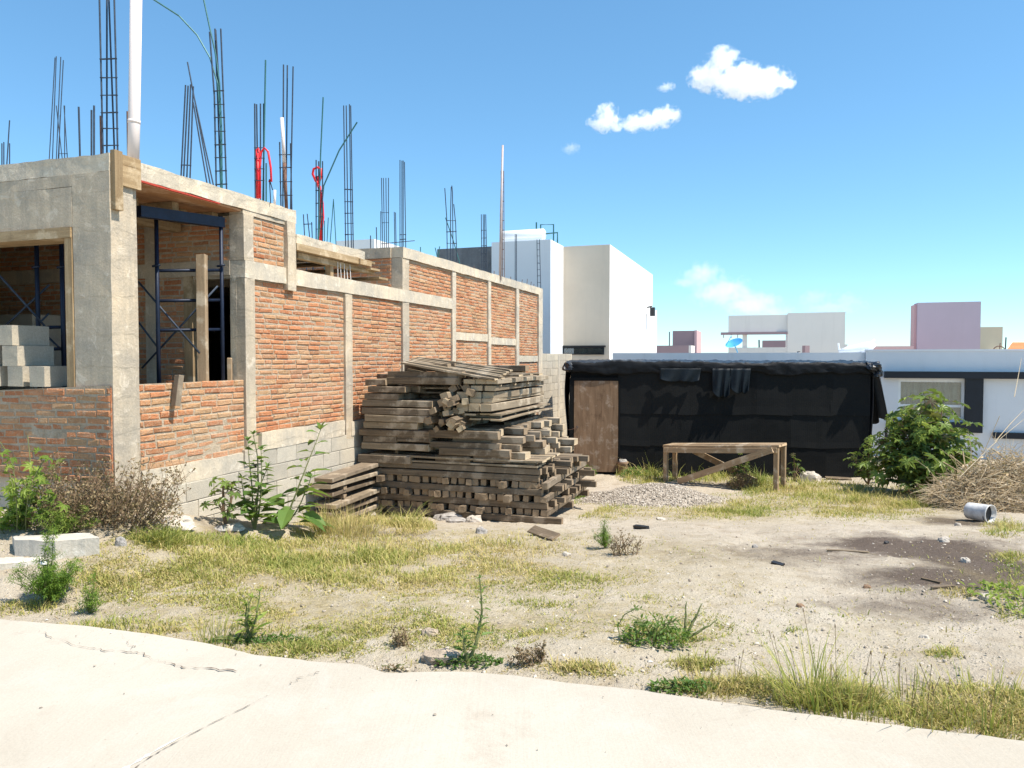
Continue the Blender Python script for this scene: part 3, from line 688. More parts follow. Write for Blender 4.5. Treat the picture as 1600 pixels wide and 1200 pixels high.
cage([((323, 284), (302, 160)), ((328, 285), (306, 166)), ((333, 287), (303, 150), (293, 97))], (), 9.6)
cage([((338, 292), (335, 150), (327.5, 50)), ((345, 292), (340, 150), (336, 45)), ((354, 294), (349, 150), (345, 45)), ((347, 294), (345, 180), (337, 47))], (142, 163, 184, 205, 226, 246, 267, 288), 8.05)
cage([((345, 292), (345, 200), (340, 130), (328, 90), (308, 55), (280, 25), (238, -2), (215, -20))], (), 8.1, 'rebar_green', .009)
cage([((347, 292), (346, 200), (343, 130), (336, 80), (327, 40), (318, -2), (313, -30))], (), 8.12, 'rebar_green', .009)
cage([((399, 309), (398, 162)), ((403, 309), (401, 163)), ((412, 315), (412, 162)), ((407, 312), (407, 162))], (231, 247, 264, 282), 8.75)
cage([((411, 312), (415, 94)), ((416, 317), (416, 255))], (), 8.8, 'rebar_green', .010)
cage([((439, 321), (437, 222)), ((447, 322), (449, 102)), ((456, 326), (454, 224)), ((442, 322), (443, 101))], (242, 262, 284, 305), 9.2)
cage([((454, 326), (458, 104))], (), 9.3)
cage([((494, 380), (494, 250)), ((498, 378), (498, 252)), ((504, 382), (504, 252))], (276, 298, 318, 338, 358), 10.3, zroof=3.1)
cage([((497, 375), (501, 240), (505, 152)), ((502, 330), (506, 290), (530, 235), (558, 191))], (), 10.25, 'rebar_green', .010, zroof=3.1)
cage([((540, 382), (537, 165)), ((544, 382), (541, 165)), ((552, 384), (548, 165)), ((549, 382), (546, 163))], (296, 315, 333, 349, 366), 11.6, zroof=3.1)
cage([((476, 370), (474, 335)), ((484, 372), (480, 334)), ((488, 374), (487, 347))], (350,), 12.5, zroof=3.0)
cage([((511, 378), (513, 340)), ((516, 378), (521, 313)), ((525, 380), (521, 311)), ((507, 378), (507, 345))], (), 12.5, 'rebar_green', .008, zroof=3.0)
cage([((579, 392), (579, 368)), ((589, 390), (588, 355))], (), 12.6)
cage([((598, 388), (596, 278)), ((601, 388), (599, 278)), ((607, 388), (607, 278)), ((604, 388), (603, 278))], (332, 348), 15)
cage([((595, 388), (595, 330)), ((617, 388), (616, 331)), ((619, 388), (618, 332))], (), 15)
cage([((625, 388), (625, 250)), ((628, 388), (628, 251)), ((634, 388), (632, 253)), ((630, 388), (630, 251))], (367, 374), 14)
m = MB(); m.tube([L_(596, 381, 14), L_(648, 376, 14.2)], .008, 6); m.build('rebar', M['rebar'], house)
cage([((657, 397), (657, 386)), ((684, 405), (680, 387)), ((684, 405), (687, 385))], (), 13.5, 'rebar_green')
cage([((699, 405), (698, 340), (695, 294)), ((704, 408), (704, 335), (705, 292)), ((714, 412), (712, 350), (709, 319)), ((708, 410), (707, 300), (706, 290))], (345, 362, 380), 14.2)
cage([((719, 414), (708, 375), (696, 340))], (), 14.3, 'rebar_green', .010)
cage([((753, 424), (752, 335)), ((756, 424), (755, 335)), ((761, 427), (759, 335)), ((758, 427), (757, 335))], (360, 372, 384, 396, 408), 15.8)
cage([((783, 434), (783, 267)), ((788, 436), (787, 267)), ((785, 434), (785, 300))], (285, 300, 315, 330, 345, 360, 375, 390, 405, 420), 16.7, 'rust')
cage([((805, 442), (805, 366)), ((807, 443), (807, 366))], (), 17.6)
cage([((840, 456), (839, 374)), ((845, 457), (843, 374))], (380, 390, 400, 411, 421, 431, 441, 451), 19.2)
for px, h in ((742, 6), (772, 8), (798, 7), (815, 8), (823, 12), (829, 9), (834, 7)):
    p = wall(px, 450, -.1); s_ = MB(); s_.tube([(p.x, p.y, 3.42), (p.x + U(-.03, .03), p.y, 3.42 + h * .014)], .007, 5); s_.build('rebar', M['rust'], house)
# --- things standing in, on or against the house
def world_tube(name, pts, r, mat, label, cat, n=10, group=None, smooth=True):
    o0 = Vector(pts[0]); m = MB(); m.tube(pts, r, n); return tag(m.build(name, M[mat], None, o0, smooth), label, cat, group)
pipe = world_tube('vent_pipe', [at(208, 262, 7.1), at(209.6, 190, 7.1), at(214, -90, 7.1)], .052, 'pvc', 'tall thick white PVC pipe rising from the front corner of the roof slab', 'pipe', 20)
m = MB(); c0 = at(209.4, 193, 7.1); c1 = at(209.6, 188, 7.1); m.tube([c0, c1], .0555, 20); cp = m.build('collar', M['pvc'], pipe, None, True); cp.location = -Vector(pipe.location)
world_tube('steel_conduit', [at(447.5, 326, 9.42), at(444.5, 255, 9.42)], .022, 'rust', 'thin rust stained conduit inside the rebar cage above the brick corner', 'conduit')
world_tube('pvc_conduit', [at(444.4, 254, 9.42), at(440.5, 184, 9.42)], .022, 'pvc', 'thin pale pipe on top of the rusty conduit in the rebar', 'conduit')
world_tube('pvc_stub', [at(429, 322, 9.25), at(429.5, 297, 9.25)], .016, 'pvc', 'short white pipe stub beside the leftmost red conduit', 'pipe')
world_tube('antenna_pipe', [at(781.5, 438, 16.6), at(783, 330, 16.6), at(785.5, 227, 16.6)], [.030, .027, .022], 'mast', 'tall slim whitish pipe standing in rebar on the far roof', 'pipe')
tri = [((401, 310), (401, 260), (400.5, 234), (403, 231), (405.5, 240), (406.5, 310)), ((404, 310), (406, 260), (408, 238), (413, 231), (419, 237), (423, 262), (424, 284), (420, 283))]
m = MB(); o0 = at(401, 310, 8.92)
for k, t in enumerate(tri): m.tube([at(x, y, 8.92 + .04 * k) for x, y in t], .0135, 8)
m.tube([at(403.5, 310, 8.90), at(402.5, 240, 8.90)], .0135, 8)
rc = tag(m.build('red_conduit', M['red'], None, o0, True), 'red flexible conduit looped over rebar above the porch slab', 'conduit')
m = MB(); m.tube([at(421, 280, 8.96), at(426, 297, 8.96)], .006, 6); m.tube([at(421, 280, 8.96), at(423, 318, 8.96)], .006, 6); cw = m.build('wire_end', M['dark'], rc); cw.location = -Vector(rc.location)
m = MB(); o0 = at(500, 376, 10.45)
m.tube([at(x, y, 10.4) for x, y in ((498, 378), (500, 340), (502, 310), (500, 292), (493, 282), (488.5, 272), (490, 264), (496, 261.5), (501.5, 264), (502, 276), (497, 288))], .017, 8)
m.tube([at(x, y, 10.45) for x, y in ((503, 378), (503, 330), (502, 305), (497, 290), (495, 275))], .017, 8)
m.tube([at(x, y, 10.45) for x, y in ((500, 378), (505, 340), (504, 318), (500, 296))], .017, 8)
tag(m.build('red_conduit', M['red'], None, o0, True), 'twisted red conduit bundle with a single loop beside the terrace formwork', 'conduit')
# scaffold frames under the slab
def scaffold(pxs, Y, ytop, ybot, rungs, braces, label):
    YY = list(Y) if isinstance(Y, tuple) else [Y, Y]; Y = YY[0]
    base = at(pxs[0], ybot, Y); base.z = B0.z + .9
    t = thing('scaffold_frame', label, 'scaffold', tuple(base))
    def part(nm, pts, r, mat='blue'):
        m = MB(); m.tube([Vector(p) - base for p in pts], r, 8); return m.build(nm, M[mat], t, None, True)
    for px, Y in zip(pxs, YY):
        p = at(px, ytop, Y); q = Vector((p.x, p.y, .9)); part('post', [q, p], .022)
        part('coupler', [at(px - 6, ytop + 78, Y - .03), at(px + 6, ytop + 76, Y - .03)], .012)
    for y in rungs: part('rung', [at(pxs[0], y, YY[0]), at(pxs[1], y - 1, YY[1])], .017)
    for (a_, b_, dy) in braces: Y = sum(YY) / 2; part('cross_brace', [at(*a_, Y + dy), at(*b_, Y + dy + .06)], .011, 'rebar')
    return t
scaffold((244, 345), (7.9, 8.42), 338, 620, (423, 470, 516), [((216, 440), (312, 552), -.12), ((340, 447), (222, 575), .12), ((214, 500), (248, 545), .3)], 'blue tubular scaffold frame with braces under the side opening of the porch')
scaffold((56, 95), 7.72, 340, 620, (512, 546), [((-30, 398), (75, 515), -.1), ((77, 445), (-30, 545), .1), ((60, 512), (110, 560), .2), ((76, 490), (20, 548), .25)], 'blue tubular scaffold frame seen through the street opening left of the column')
m = MB(); pa, pb = at(216, 330, 7.55), at(347, 348, 8.46); dd = (pb - pa).normalized(); m.obox((pa + pb) / 2, dd, ZAX.cross(dd).normalized(), ZAX, (pb - pa).length / 2, .045, .055)
tag(m.build('steel_channel', M['blue'], None, (pa + pb) / 2), 'dark blue steel beam carried on the scaffold under the porch ceiling', 'beam')
# timber props, pegs
def board(name, p0, p1, w, h, mat, label, cat, roll=0.0, group=None):
    p0, p1 = Vector(p0), Vector(p1); d = (p1 - p0); L = d.length; d.normalize()
    o = timber_mesh(name, L, w, h, mat); o.location = (p0 + p1) / 2
    o.rotation_mode = 'QUATERNION'; q = d.to_track_quat('X', 'Z'); o.rotation_quaternion = q @ Matrix.Rotation(roll, 3, 'X').to_quaternion()
    return tag(o, label, cat, group)
def timber_mesh(name, L, w, h, mat, parent=None):
    """rough sawn piece along local x, with softened arrises and slightly warped faces"""
    m = MB(); c = min(w, h) * .07; hw, hh = w / 2, h / 2
    sec = [(-hw + c, -hh), (hw - c, -hh), (hw, -hh + c), (hw, hh - c), (hw - c, hh), (-hw + c, hh), (-hw, hh - c), (-hw, -hh + c)]
    n = 5; vs = []; bow = U(-.008, .008) * L; tw = U(-.02, .02)
    for i in range(n + 1):
        f = i / n; x = -L / 2 + L * f; b = bow * (1 - (2 * f - 1) ** 2); a_ = tw * (f - .5)
        for y, z in sec:
            j = .0016; yy = y + U(-j, j); zz = z + U(-j, j); e = U(-.006, .006) if i in (0, n) else 0
            vs.append((x + e, yy - zz * a_ + b * .6, zz + yy * a_ + b * .5))
    fs = [(i*8+k, i*8+(k+1) % 8, (i+1)*8+(k+1) % 8, (i+1)*8+k) for i in range(n) for k in range(8)]
    m.add(vs, fs); b0_ = len(m.v) - len(vs); m.f += [[b0_ + q for q in range(7, -1, -1)], [b0_ + n*8 + q for q in range(8)]]; m.t += [1.0, 1.0]; return m.build(name, M[mat], parent)
p = at(315, 398, 8.15); board('timber_prop', (p.x, p.y, .9), p, .075, .1, 'trestle', 'upright pale timber prop standing in the porch doorway', 'prop')
q0 = wall(274, 634, .03); q1 = wall(281, 587, .05); board('timber_peg', toW((.035, q0.y, q0.z)), toW((.045, q1.y, q1.z)), .075, .06, 'timber', 'weathered stub of timber fixed to the porch parapet, rising above its top', 'post')
p = at(359, 560, 8.5); board('timber_peg', (p.x, p.y, 1.0), p, .045, .045, 'trestle', 'thin timber stub inside the porch near the side column', 'post')
# concrete blocks stacked on the street parapet
def hollow_block(loc, rz, label, side_hole=True):
    t = MB(); L, W, H = .39, .19, .19
    t.rough((-W/2, -L/2, 0), (W/2, L/2, H), .003, .07, 6, U(0, 50))
    o = t.build('concrete_block', M['block_pale'], None); o.location = loc; o.rotation_euler = (0, 0, rz); tag(o, label, 'block', 'concrete blocks on the street parapet')
    if side_hole:
        h = MB(); pts = []
        for k in range(9):
            a_ = math.pi * k / 8; pts.append((math.cos(a_) * .042, -L/2 - .004, .105 + math.sin(a_) * .05))
        pts += [(-.05, -L/2 - .004, .012), (.05, -L/2 - .004, .012)]
        h.add(pts, [tuple(range(len(pts)))]); h.build('core_hole', M['dark'], o)
    return o
bl = [(62, 1, 'rightmost of the lowest row'), (28, 1, 'middle of the lowest row'), (-6, 1, 'left end of the lowest row'), (20, 2, 'right one in the second row'), (-15, 2, 'left one in the second row'), (13, 3, 'right one on top'), (-22, 3, 'left one on top')]
for px, lev, wd in bl:
    xx = fac(px + 12, 590, .05).x; z = 1.375 - .19 + lev * .194
    hollow_block(toW((xx, .14, z - .005)), -A + U(-.03, .03), f'pale concrete block on the street parapet, {wd}', False)
m = MB(); a0 = fac(74, 492, 1.5); m.box((a0.x - 1.2, 1.3, .9), (a0.x, 1.7, a0.z)); 
o = m.build('cement_sack_stack', M['block_pale'], None); o.location = B0; o.rotation_euler = (0, 0, -A); tag(o, 'pale pallet stack standing inside the porch behind the scaffold', 'stack')
# ------------------------------------------------------------------ lumber pile: every piece its own thing
PR = og(866, 819); WID = 2.85
PZ = PR.z - .01
PO = PR - N * WID
rp = random.Random(11)
def piece(a, b, c, L, w, h, along, label, yaw=0.0, tilt=0.0, roll=0.0, mat='timber', name='timber', cat='timber', group='timbers in the lumber pile'):
    """centre (a across, b deep, c up) in the pile frame; along 'x' = across the front, 'y' = into the depth"""
    o = timber_mesh(name, L, w, h, mat)
    o.location = PO + N * a + D * b + ZAX * (PZ - PO.z + c)
    o.rotation_euler = (roll, tilt, -A + (math.pi / 2 if along == 'y' else 0) + yaw)
    return tag(o, label, cat, group)
def pp(px, py, b=0.0):
    P0 = PO + D * b; r = ray(px, py); p = CAM + r * ((P0 - CAM).dot(D) / r.dot(D)); q = p - PO
    return q.dot(N), p.z - PZ
def fronty(word, k, n): return word
H = .088; STEP = .0905
def xlayer(c, nb, name, L=2.7, a0=0.05, long_first=True, stag=.10, skip=()):
    b = .06
    for k in range(nb):
        if k in skip: b += .13; continue
        Lk = L + rp.uniform(-.25, .12) if k else L; off = rp.uniform(-.05, .13 if k else .02) + (stag * k / nb)
        piece(a0 + Lk / 2 + off, b, c + STEP / 2, Lk, .088 * rp.uniform(.8, 1.06), H * rp.uniform(.86, 1.02), 'x', f'timber across the {name}, {ORD[k]} from the front', rp.uniform(-.012, .012), roll=rp.uniform(-.05, .05)); b += .118 * rp.uniform(.95, 1.25)
def ylayer(c, nb, name, a0=.08, a1=2.75, L=2.35, out=.14):
    for k in range(nb):
        a = a0 + (a1 - a0) * (k + .5) / nb + .012 * math.sin(k * 1.9) + rp.uniform(-.012, .012); o = rp.uniform(-.01, .05) - (out * rp.random() if rp.random() < .25 else 0)
        piece(a, L / 2 + o, c + STEP / 2, L, .09 * rp.uniform(.85, 1.05), H * rp.uniform(.9, 1), 'y', f'square timber end in the {name}, {ORD[k]} from the left', rp.uniform(-.02, .02), roll=rp.uniform(-.12, .12))
c = 0.0
for k, (a, L) in enumerate(((.95, 1.1), (2.2, 1.5))): piece(a, .04, STEP / 2, L, .09, H, 'x', f'timber bearer on the ground under the pile front, {["left","right"][k]} of the two')
for k, b in enumerate((1.2, 2.2)): piece(1.45, b, STEP / 2, 2.7, .09, H, 'x', f'timber bearer on the ground under the {["middle","back"][k]} of the pile')
c += STEP; ylayer(c, 24, 'lowest endwise course of the pile')
c += STEP; xlayer(c, 17, 'second crosswise course of the pile', 2.68)
c += STEP; ylayer(c, 23, 'middle endwise course of the pile')
c += STEP; xlayer(c, 17, 'third crosswise course of the pile', 2.66)
c += STEP; ylayer(c, 25, 'highest endwise course of the pile')
c += STEP; xlayer(c, 16, 'lower doubled course of the pile', 2.62)
c += STEP; xlayer(c, 15, 'upper doubled course of the pile', 2.60)
c += STEP
# thin long boards over the doubled courses
for k in range(2):
    for b in range(4):
        piece(1.32 + .1 * k + rp.uniform(-.04, .04), .1 + b * .24, c + .025 + .07 * k, 2.55, .2, .026, 'x', f'thin board over the doubled courses, {ORD[b]} from the front, {["lower","upper"][k]} layer', rp.uniform(-.02, .02), mat='plank', name='board', cat='board', group='thin boards in the lumber pile')
    for j in range(3): piece(.5 + j * .8, .5, c + .06 + .07 * k, .8, .05, .04, 'y', f'small spacer stick, {ORD[j]} from the left in the {["lower","upper"][k]} thin board layer', name='stick', cat='stick', group='spacer sticks in the lumber pile')
cb = c + .14
# --- left stack of boards and beams, read off the photograph edge by edge
left = [  # px left, px right, py top, py bottom, light?
    (562, 642, 709, 722, 'timber'), (566, 670, 690, 701, 'plank'), (569, 620, 680, 690, 'timber'), (622, 672, 680, 690, 'timber'), (563, 672, 669, 680, 'timber'), (569, 653, 658, 669, 'plank'),
    (572, 677, 647, 658, 'plank'), (567, 681, 636, 647, 'timber'), (567, 675, 624, 635, 'plank'), (571, 623, 614, 624, 'timber'), (577, 634, 603, 613, 'timber'), (573, 604, 592, 602, 'timber')]
for i, (x0, x1, y0, y1, mt) in enumerate(left):
    for k in range(3):
        a0, c1 = pp(x0, y0); a1, _ = pp(x1, y0); _, c0 = pp(x0, y1)
        hh = max(.05, c1 - c0 - .008); L = (a1 - a0)
        if k: L *= rp.uniform(.9, 1.25); a0 += rp.uniform(-.02, .05)
        piece(max(a0, -.1) + L / 2, .05 + k * .21 + rp.uniform(0, .03), (c0 + c1) / 2, L, .19, hh, 'x', f'{"pale" if mt == "plank" else "dark"} board at the pile left end, {ORD[11 - i]} from top, {["front","second","third"][k]} one',
              rp.uniform(-.02, .02), mat=mt, name='board', cat='board', group='boards stacked at the left end of the pile')
for k in range(10):   # pieces running into the depth that carry the left stack from behind
    piece(.15 + .1 * k, 1.55, cb + .05 + .095 * k, 1.7, .09, .088, 'y', f'timber running back behind the left board stack, {ORD[k]} from the bottom')
for k in range(13):
    piece(1.0 + rp.uniform(-.06, .06), 2.15 + .03 * (k % 2), cb + .05 + .092 * k, 1.75 - .02 * k, .2, .095, 'x', f'dark beam closing the back of the pile behind the hollow, {ORD[k]} from the bottom')
# --- long boards on top of the left stack
for i, (x0, x1, y0, y1, b) in enumerate([(605, 716, 589, 600, .02), (606, 722, 580, 589, .06), (632, 700, 568, 580, .3)]):
    a0, c1 = pp(x0, y0, b); a1, c0 = pp(x1, y1 - 1, b); _, c00 = pp(x0, y1, b)
    piece((a0 + a1) / 2, b + .05, (c00 + c1) / 2, a1 - a0, .12, c1 - c00, 'x', f'long brown beam near the top of the pile, {["lowest","middle","highest"][i]} of the three', group='long beams near the top of the pile')
# --- heap of short square ends in the middle hollow
for k in range(30):
    px = rp.uniform(682, 738); py = rp.uniform(606, 668)
    if px < 695 and py < 630: px += 20
    a, cc = pp(px, py, .15)
    s_ = rp.choice([.075, .09, .1, .11]); b0_ = rp.uniform(-.24, .12)
    piece(a, b0_ + .55, cc, 1.1, s_, s_ * rp.uniform(.7, 1), 'y', f'short square offcut poking out of the hollow in the timber pile', rp.uniform(-.12, .2), rp.uniform(-.06, .05), rp.uniform(-.7, .7), mat='plank' if k % 3 == 0 else 'timber', name='offcut', cat='offcut', group='offcuts in the hollow of the pile')
for k in range(9):
    piece(1.0 + .12 * k, 1.5, cb + .02 + .11 * (k % 5), 1.6, .1, .1, 'y', f'dark timber deep in the hollow of the pile, {ORD[k]} from the left')
for k, (px0, px1, py) in enumerate(((612, 740, 605), (600, 735, 612), (640, 735, 597))):
    a0, c0 = pp(px0, py, .3); a1, _ = pp(px1, py, .3)
    piece((a0 + a1) / 2, .34 + .1 * k, c0, a1 - a0, .2, .022, 'x', f'thin board bridging the hollow near the top, {["middle","lowest","highest"][k]} of the three', mat='plank', name='board', cat='board', group='thin boards in the lumber pile')
for k, py in enumerate((588, 596, 604, 612, 620)):
    a0, c0 = pp(590, py, .8); a1, _ = pp(745, py, .8)
    piece((a0 + a1) / 2, .82 + .03 * (k % 2), c0, a1 - a0, .3, .085, 'x', f'dark board behind the hollow near the pile top, {ORD[k]} from the top', rp.uniform(-.03, .03), name='board', cat='board', group='boards behind the hollow of the pile')
for k, (x0, x1, py) in enumerate(((668, 695, 684), (640, 690, 708))):
    a0, c0 = pp(x0, py, .5); a1, _ = pp(x1, py, .5)
    piece((a0 + a1) / 2, .55, c0, a1 - a0 + .2, .3, .16, 'x', f'dark block of timber filling the {["upper","lower"][k]} gap below the hollow', name='board', cat='board', group='boards behind the hollow of the pile')
# --- beams bridging below the hollow
for i, (x0, x1, y0, y1, b, mt) in enumerate([(670, 778, 671, 684, -.03, 'timber'), (671, 780, 689, 699, .0, 'timber'), (686, 796, 699, 711, -.02, 'timber'), (680, 734, 711, 722, .0, 'timber'), (740, 797, 711, 722, .0, 'timber')]):
    a0, c1 = pp(x0, y0, b); a1, _ = pp(x1, y0, b); _, c0 = pp(x0, y1, b)
    piece((a0 + a1) / 2, b + .05, (c0 + c1) / 2, a1 - a0, .1, c1 - c0 - .006, 'x', f'weathered beam below the hollow of the pile, {ORD[i]} from the top', group='beams below the hollow of the pile', mat=mt)
# --- right part: crosswise ends staggered, then long boards running into the depth
for lev in range(5):
    cc = cb + .045 + lev * .1 - .13
    for k in range(9):
        b = .16 + k * .26 + rp.uniform(-.03, .03); L = rp.uniform(.75, 1.05); off = .09 * (4 - lev) * .8 + rp.uniform(-.08, .06)
        if rp.random() < .12: continue
        piece(1.55 + L / 2 + off - .2, b, cc, L, rp.choice([.09, .14, .2]), .09, 'x', f'timber on the right flank, {ORD[k]} from front in the {["lowest","second","third","fourth","highest"][lev]} stepped row', rp.uniform(-.08, .08), mat='plank' if rp.random() < .5 else 'timber')
ys = [(2.12, 664, 656), (2.08, 653, 648), (1.98, 645, 632), (1.97, 632, 624), (1.97, 626, 614), (2.0, 613, 604), (2.05, 602, 594)]
for i, (ar, y1, y0) in enumerate(ys):
    _, c1 = pp(777, y0 - 1); _, c0 = pp(777, y1 - 1)
    if i < 2: c0 = c1 - .032
    for k in range(3):
        w_ = .165
        piece(ar - w_ / 2 - k * (w_ + .006), 1.24 + rp.uniform(-.05, .05) + .05 * (i % 2), (c0 + c1) / 2, 2.4 + rp.uniform(-.15, .1), w_, c1 - c0 - .008, 'y', f'pale board on the pile right top, {ORD[k]} from the right in layer {ORD[len(ys) - 1 - i]} down', rp.uniform(-.012, .012), mat='plank', name='board', cat='board', group='boards on the right top of the pile')
for i, yy in enumerate((653.5, 603)):
    for j in range(4):
        _, c0 = pp(777, yy); piece(1.75, .25 + j * .62, c0 - .003, .55, .05, .03, 'x', f'spacer stick under the right top boards, {ORD[j]} from front, {["lower","upper"][i]} gap', mat='plank', name='stick', cat='stick', group='spacer sticks in the lumber pile')
# --- loose planks tilted across the top
def tilted(px0, py0, px1, py1, b, w, h, k):
    r0 = PO + D * b; p0 = plane_hit(px0, py0, r0, D); p1 = plane_hit(px1, py1, r0 + D * .05, D)
    board('board', p0, p1, w, h, 'plank', f'grey plank sloping across the top of the pile, {ORD[k]} from the front', 'board', .0, 'planks sloping across the top of the pile')
for k in range(6):
    f = k / 5
    tilted(632 + 22 * f + U(-3, 3), 567 - 8 * f, 777 + 24 * f + U(-5, 5), 593 - 14 * f, .05 + .17 * k, .15, .026, k)
tilted(640, 577, 712, 592, .2, .16, .03, 6)
a, cc = pp(705, 570, .5); piece(a, .5, cc, .12, .05, .05, 'x', 'short dark offcut lying on the sloping top planks', name='offcut', cat='offcut', group='offcuts in the hollow of the pile')
for k, (px, py, L) in enumerate(((800, 586, 1.2), (825, 590, 1.0), (838, 592, .8))):
    a, cc = pp(px, py, .6); piece(1.85, .75 + .5 * k, pp(777, 592)[1] + .03, .6, .16, .028, 'x', f'short plank across the right top of the pile, {ORD[k]} from the front', rp.uniform(-.1, .1), rp.uniform(-.04, .04), mat='plank', name='board', cat='board', group='boards on the right top of the pile')
# --- small stack against the wall, left of the pile
for k in range(6):
    p = wall(494, 797 - 11.5 * k, .14); hh = .055 if k % 2 == 0 else .05
    Lk = 2.0; xo = .03 * (k % 3)
    o = timber_mesh('board', Lk, .3 - .03 * (k % 2), hh, 'timber' if k % 2 else 'plank')
    zc = G(*toW((.2, p.y + .3, 0)).xy) + .06 + .115 * k
    o.location = toW((.2 + xo, p.y + 1.02 + U(-.1, .1), 0)) + ZAX * zc; o.rotation_euler = (U(-.02, .02), U(-.03, .01), -A + math.pi / 2 + U(-.05, .05))
    tag(o, f'wide plank in the low stack by the block footing, {ORD[k]} from the bottom', 'board', 'planks in the low stack by the footing')
    if k < 5:
        for j in range(2):
            s_ = timber_mesh('stick', .3, .07, .05, 'timber'); s_.location = toW((.2, p.y + .35 + 1.2 * j, 0)) + ZAX * (zc + .056); s_.rotation_euler = (0, 0, -A)
            tag(s_, f'{["near","far"][j]} spacer stick above the {ORD[k]} plank of the low stack by the footing', 'stick', 'spacer sticks in the low stack')
# ------------------------------------------------------------------ neighbouring block wall
bw = thing('block_wall', 'grey concrete block boundary wall between the brick house and the black shed', 'wall', tuple(toW((0, 13.66, -1))), -A)
m = MB(); Lw = wy(891) - 13.66
blocks(m, lambda u, z, d: (d, u, z), 0.0, Lw, -.3, 2.74); m.build('block_face', M['block_pale'], bw)
m = MB(); m.rough((-.15, 0, -.3), (-.004, Lw, 2.742), .004, .3); m.build('wall_core', M['block_pale'], bw)
cpart('pillar', (-.16, Lw * .52, -.3), (.016, Lw * .52 + .18, 2.72), 'concrete_light', .004, .2, parent=bw)
cpart('pillar', (-.16, Lw - .02, -.3), (.018, Lw + .12, 2.745), 'concrete_light', .004, .2, parent=bw)
# ------------------------------------------------------------------ black shed
SA = math.radians(6); SR = og(1361, 746); SL = SR + Vector((-math.cos(SA), math.sin(SA), 0)) * 6.75
zs = min(SL.z, SR.z) - .05
shed = thing('shed', 'long low shed clad in black tar paper with a wrinkled black tarp roof', 'shed', (SL.x, SL.y, zs), -SA)
SW, SH, SD = 6.72, 2.46, 3.2
rs = random.Random(3)

def sx(px, py): # shed local
    P0 = SL; nrm = Vector((-math.sin(SA), -math.cos(SA), 0)); h = plane_hit(px, py, P0, nrm) - Vector((SL.x, SL.y, zs))
    return h.dot(Vector((math.cos(SA), -math.sin(SA), 0))), h.z
XD = sx(966, 595)[0] + .03
# overlapping sheets
rowz = [(0.02, .72), (.66, 1.42), (1.36, SH - .02)]
m0 = 0
for r_, (z0, z1) in enumerate(rowz):
    x = .06 if r_ else .06
    while x < SW - .05:
        wd = rs.uniform(.62, .86); x1 = min(x + wd, SW - .03)
        if x1 > XD + .06:
            xx0 = max(x, XD)
            if x1 - xx0 > .12:
                m = MB(); nx, nz = 6, 6; vs = []; ph = rs.uniform(0, 9); ti = rs.uniform(-.012, .012)
                for j in range(nz + 1):
                    for i in range(nx + 1):
                        X_ = xx0 - .03 + (x1 - xx0 + .05) * i / nx; Z_ = z0 + (z1 - z0) * j / nz + ti * (i / nx - .5) * 3
                        y_ = .03 - .010 * r_ + .006 * math.sin(X_ * 5 + ph) * math.sin(Z_ * 4 + ph) + rs.uniform(-.002, .002) - (.006 if j == 0 else 0) - (.005 if i == nx else 0)
                        vs.append((X_, y_, Z_))
                fr = len(vs); vs += [(v[0], v[1] + .012, v[2]) for v in vs]
                fs = [(j*(nx+1)+i, j*(nx+1)+i+1, (j+1)*(nx+1)+i+1, (j+1)*(nx+1)+i) for j in range(nz) for i in range(nx)]
                fs += [tuple(fr + q for q in f[::-1]) for f in fs]
                rim = [i for i in range(nx)] 
                for i in range(nx): fs.append((i, i+fr, i+1+fr, i+1)); q = nz*(nx+1); fs.append((q+i, q+i+1, q+i+1+fr, q+i+fr))
                for j in range(nz): q = j*(nx+1); fs.append((q, q+nx+1, q+nx+1+fr, q+fr)); q += nx; fs.append((q, q+fr, q+nx+1+fr, q+nx+1))
                m.add(vs, fs, rs.random()); m.build('wall_sheet', M['tarpaper'], shed)
        x = x1
XL = sx(887, 650)[0]
m = MB(); m.box((XL + .06, .06, 0), (SW - .1, SD, SH - .06)); m.build('wall', M['tarpaper'], shed)
dx0, dz1 = sx(897, 595); dx1, _ = sx(966, 595); _, dz0 = sx(930, 737)
dz0 = max(dz0, .06)
dr_ = MB(); dr_.rough((dx0, -.005, dz0), (dx1, .035, dz1), .004, .15, 2); door = dr_.build('door', M['door_ply'], shed)
for x0, x1, z0, z1 in ((max(XL + .01, dx0 - .10), dx0 - .012, 0, dz1 + .06), (dx1 + .012, dx1 + .05, 0, dz1 + .06), (dx0 - .01, dx1 + .01, dz1 + .012, dz1 + .07)):
    m = MB(); m.box((x0, .0, z0), (x1, .05, z1)); m.build('door_frame', M['tarpaper'], shed)
m = MB(); pts = [(dx0 + .07 + .02 * math.cos(t), -.016, dz0 + .98 + .02 * math.sin(t)) for t in np.linspace(0, 6.28, 10)]; m.tube(pts, .005, 5); m.build('handle', M['rebar'], door)
m = MB(); m.tube([(dx0 + .06, -.02, dz0 + .97), (dx0 - .03, -.04, dz0 + .94), (dx0 - .12, -.03, dz0 + .92)], .004, 5); m.build('latch_wire', M['rust'], door)
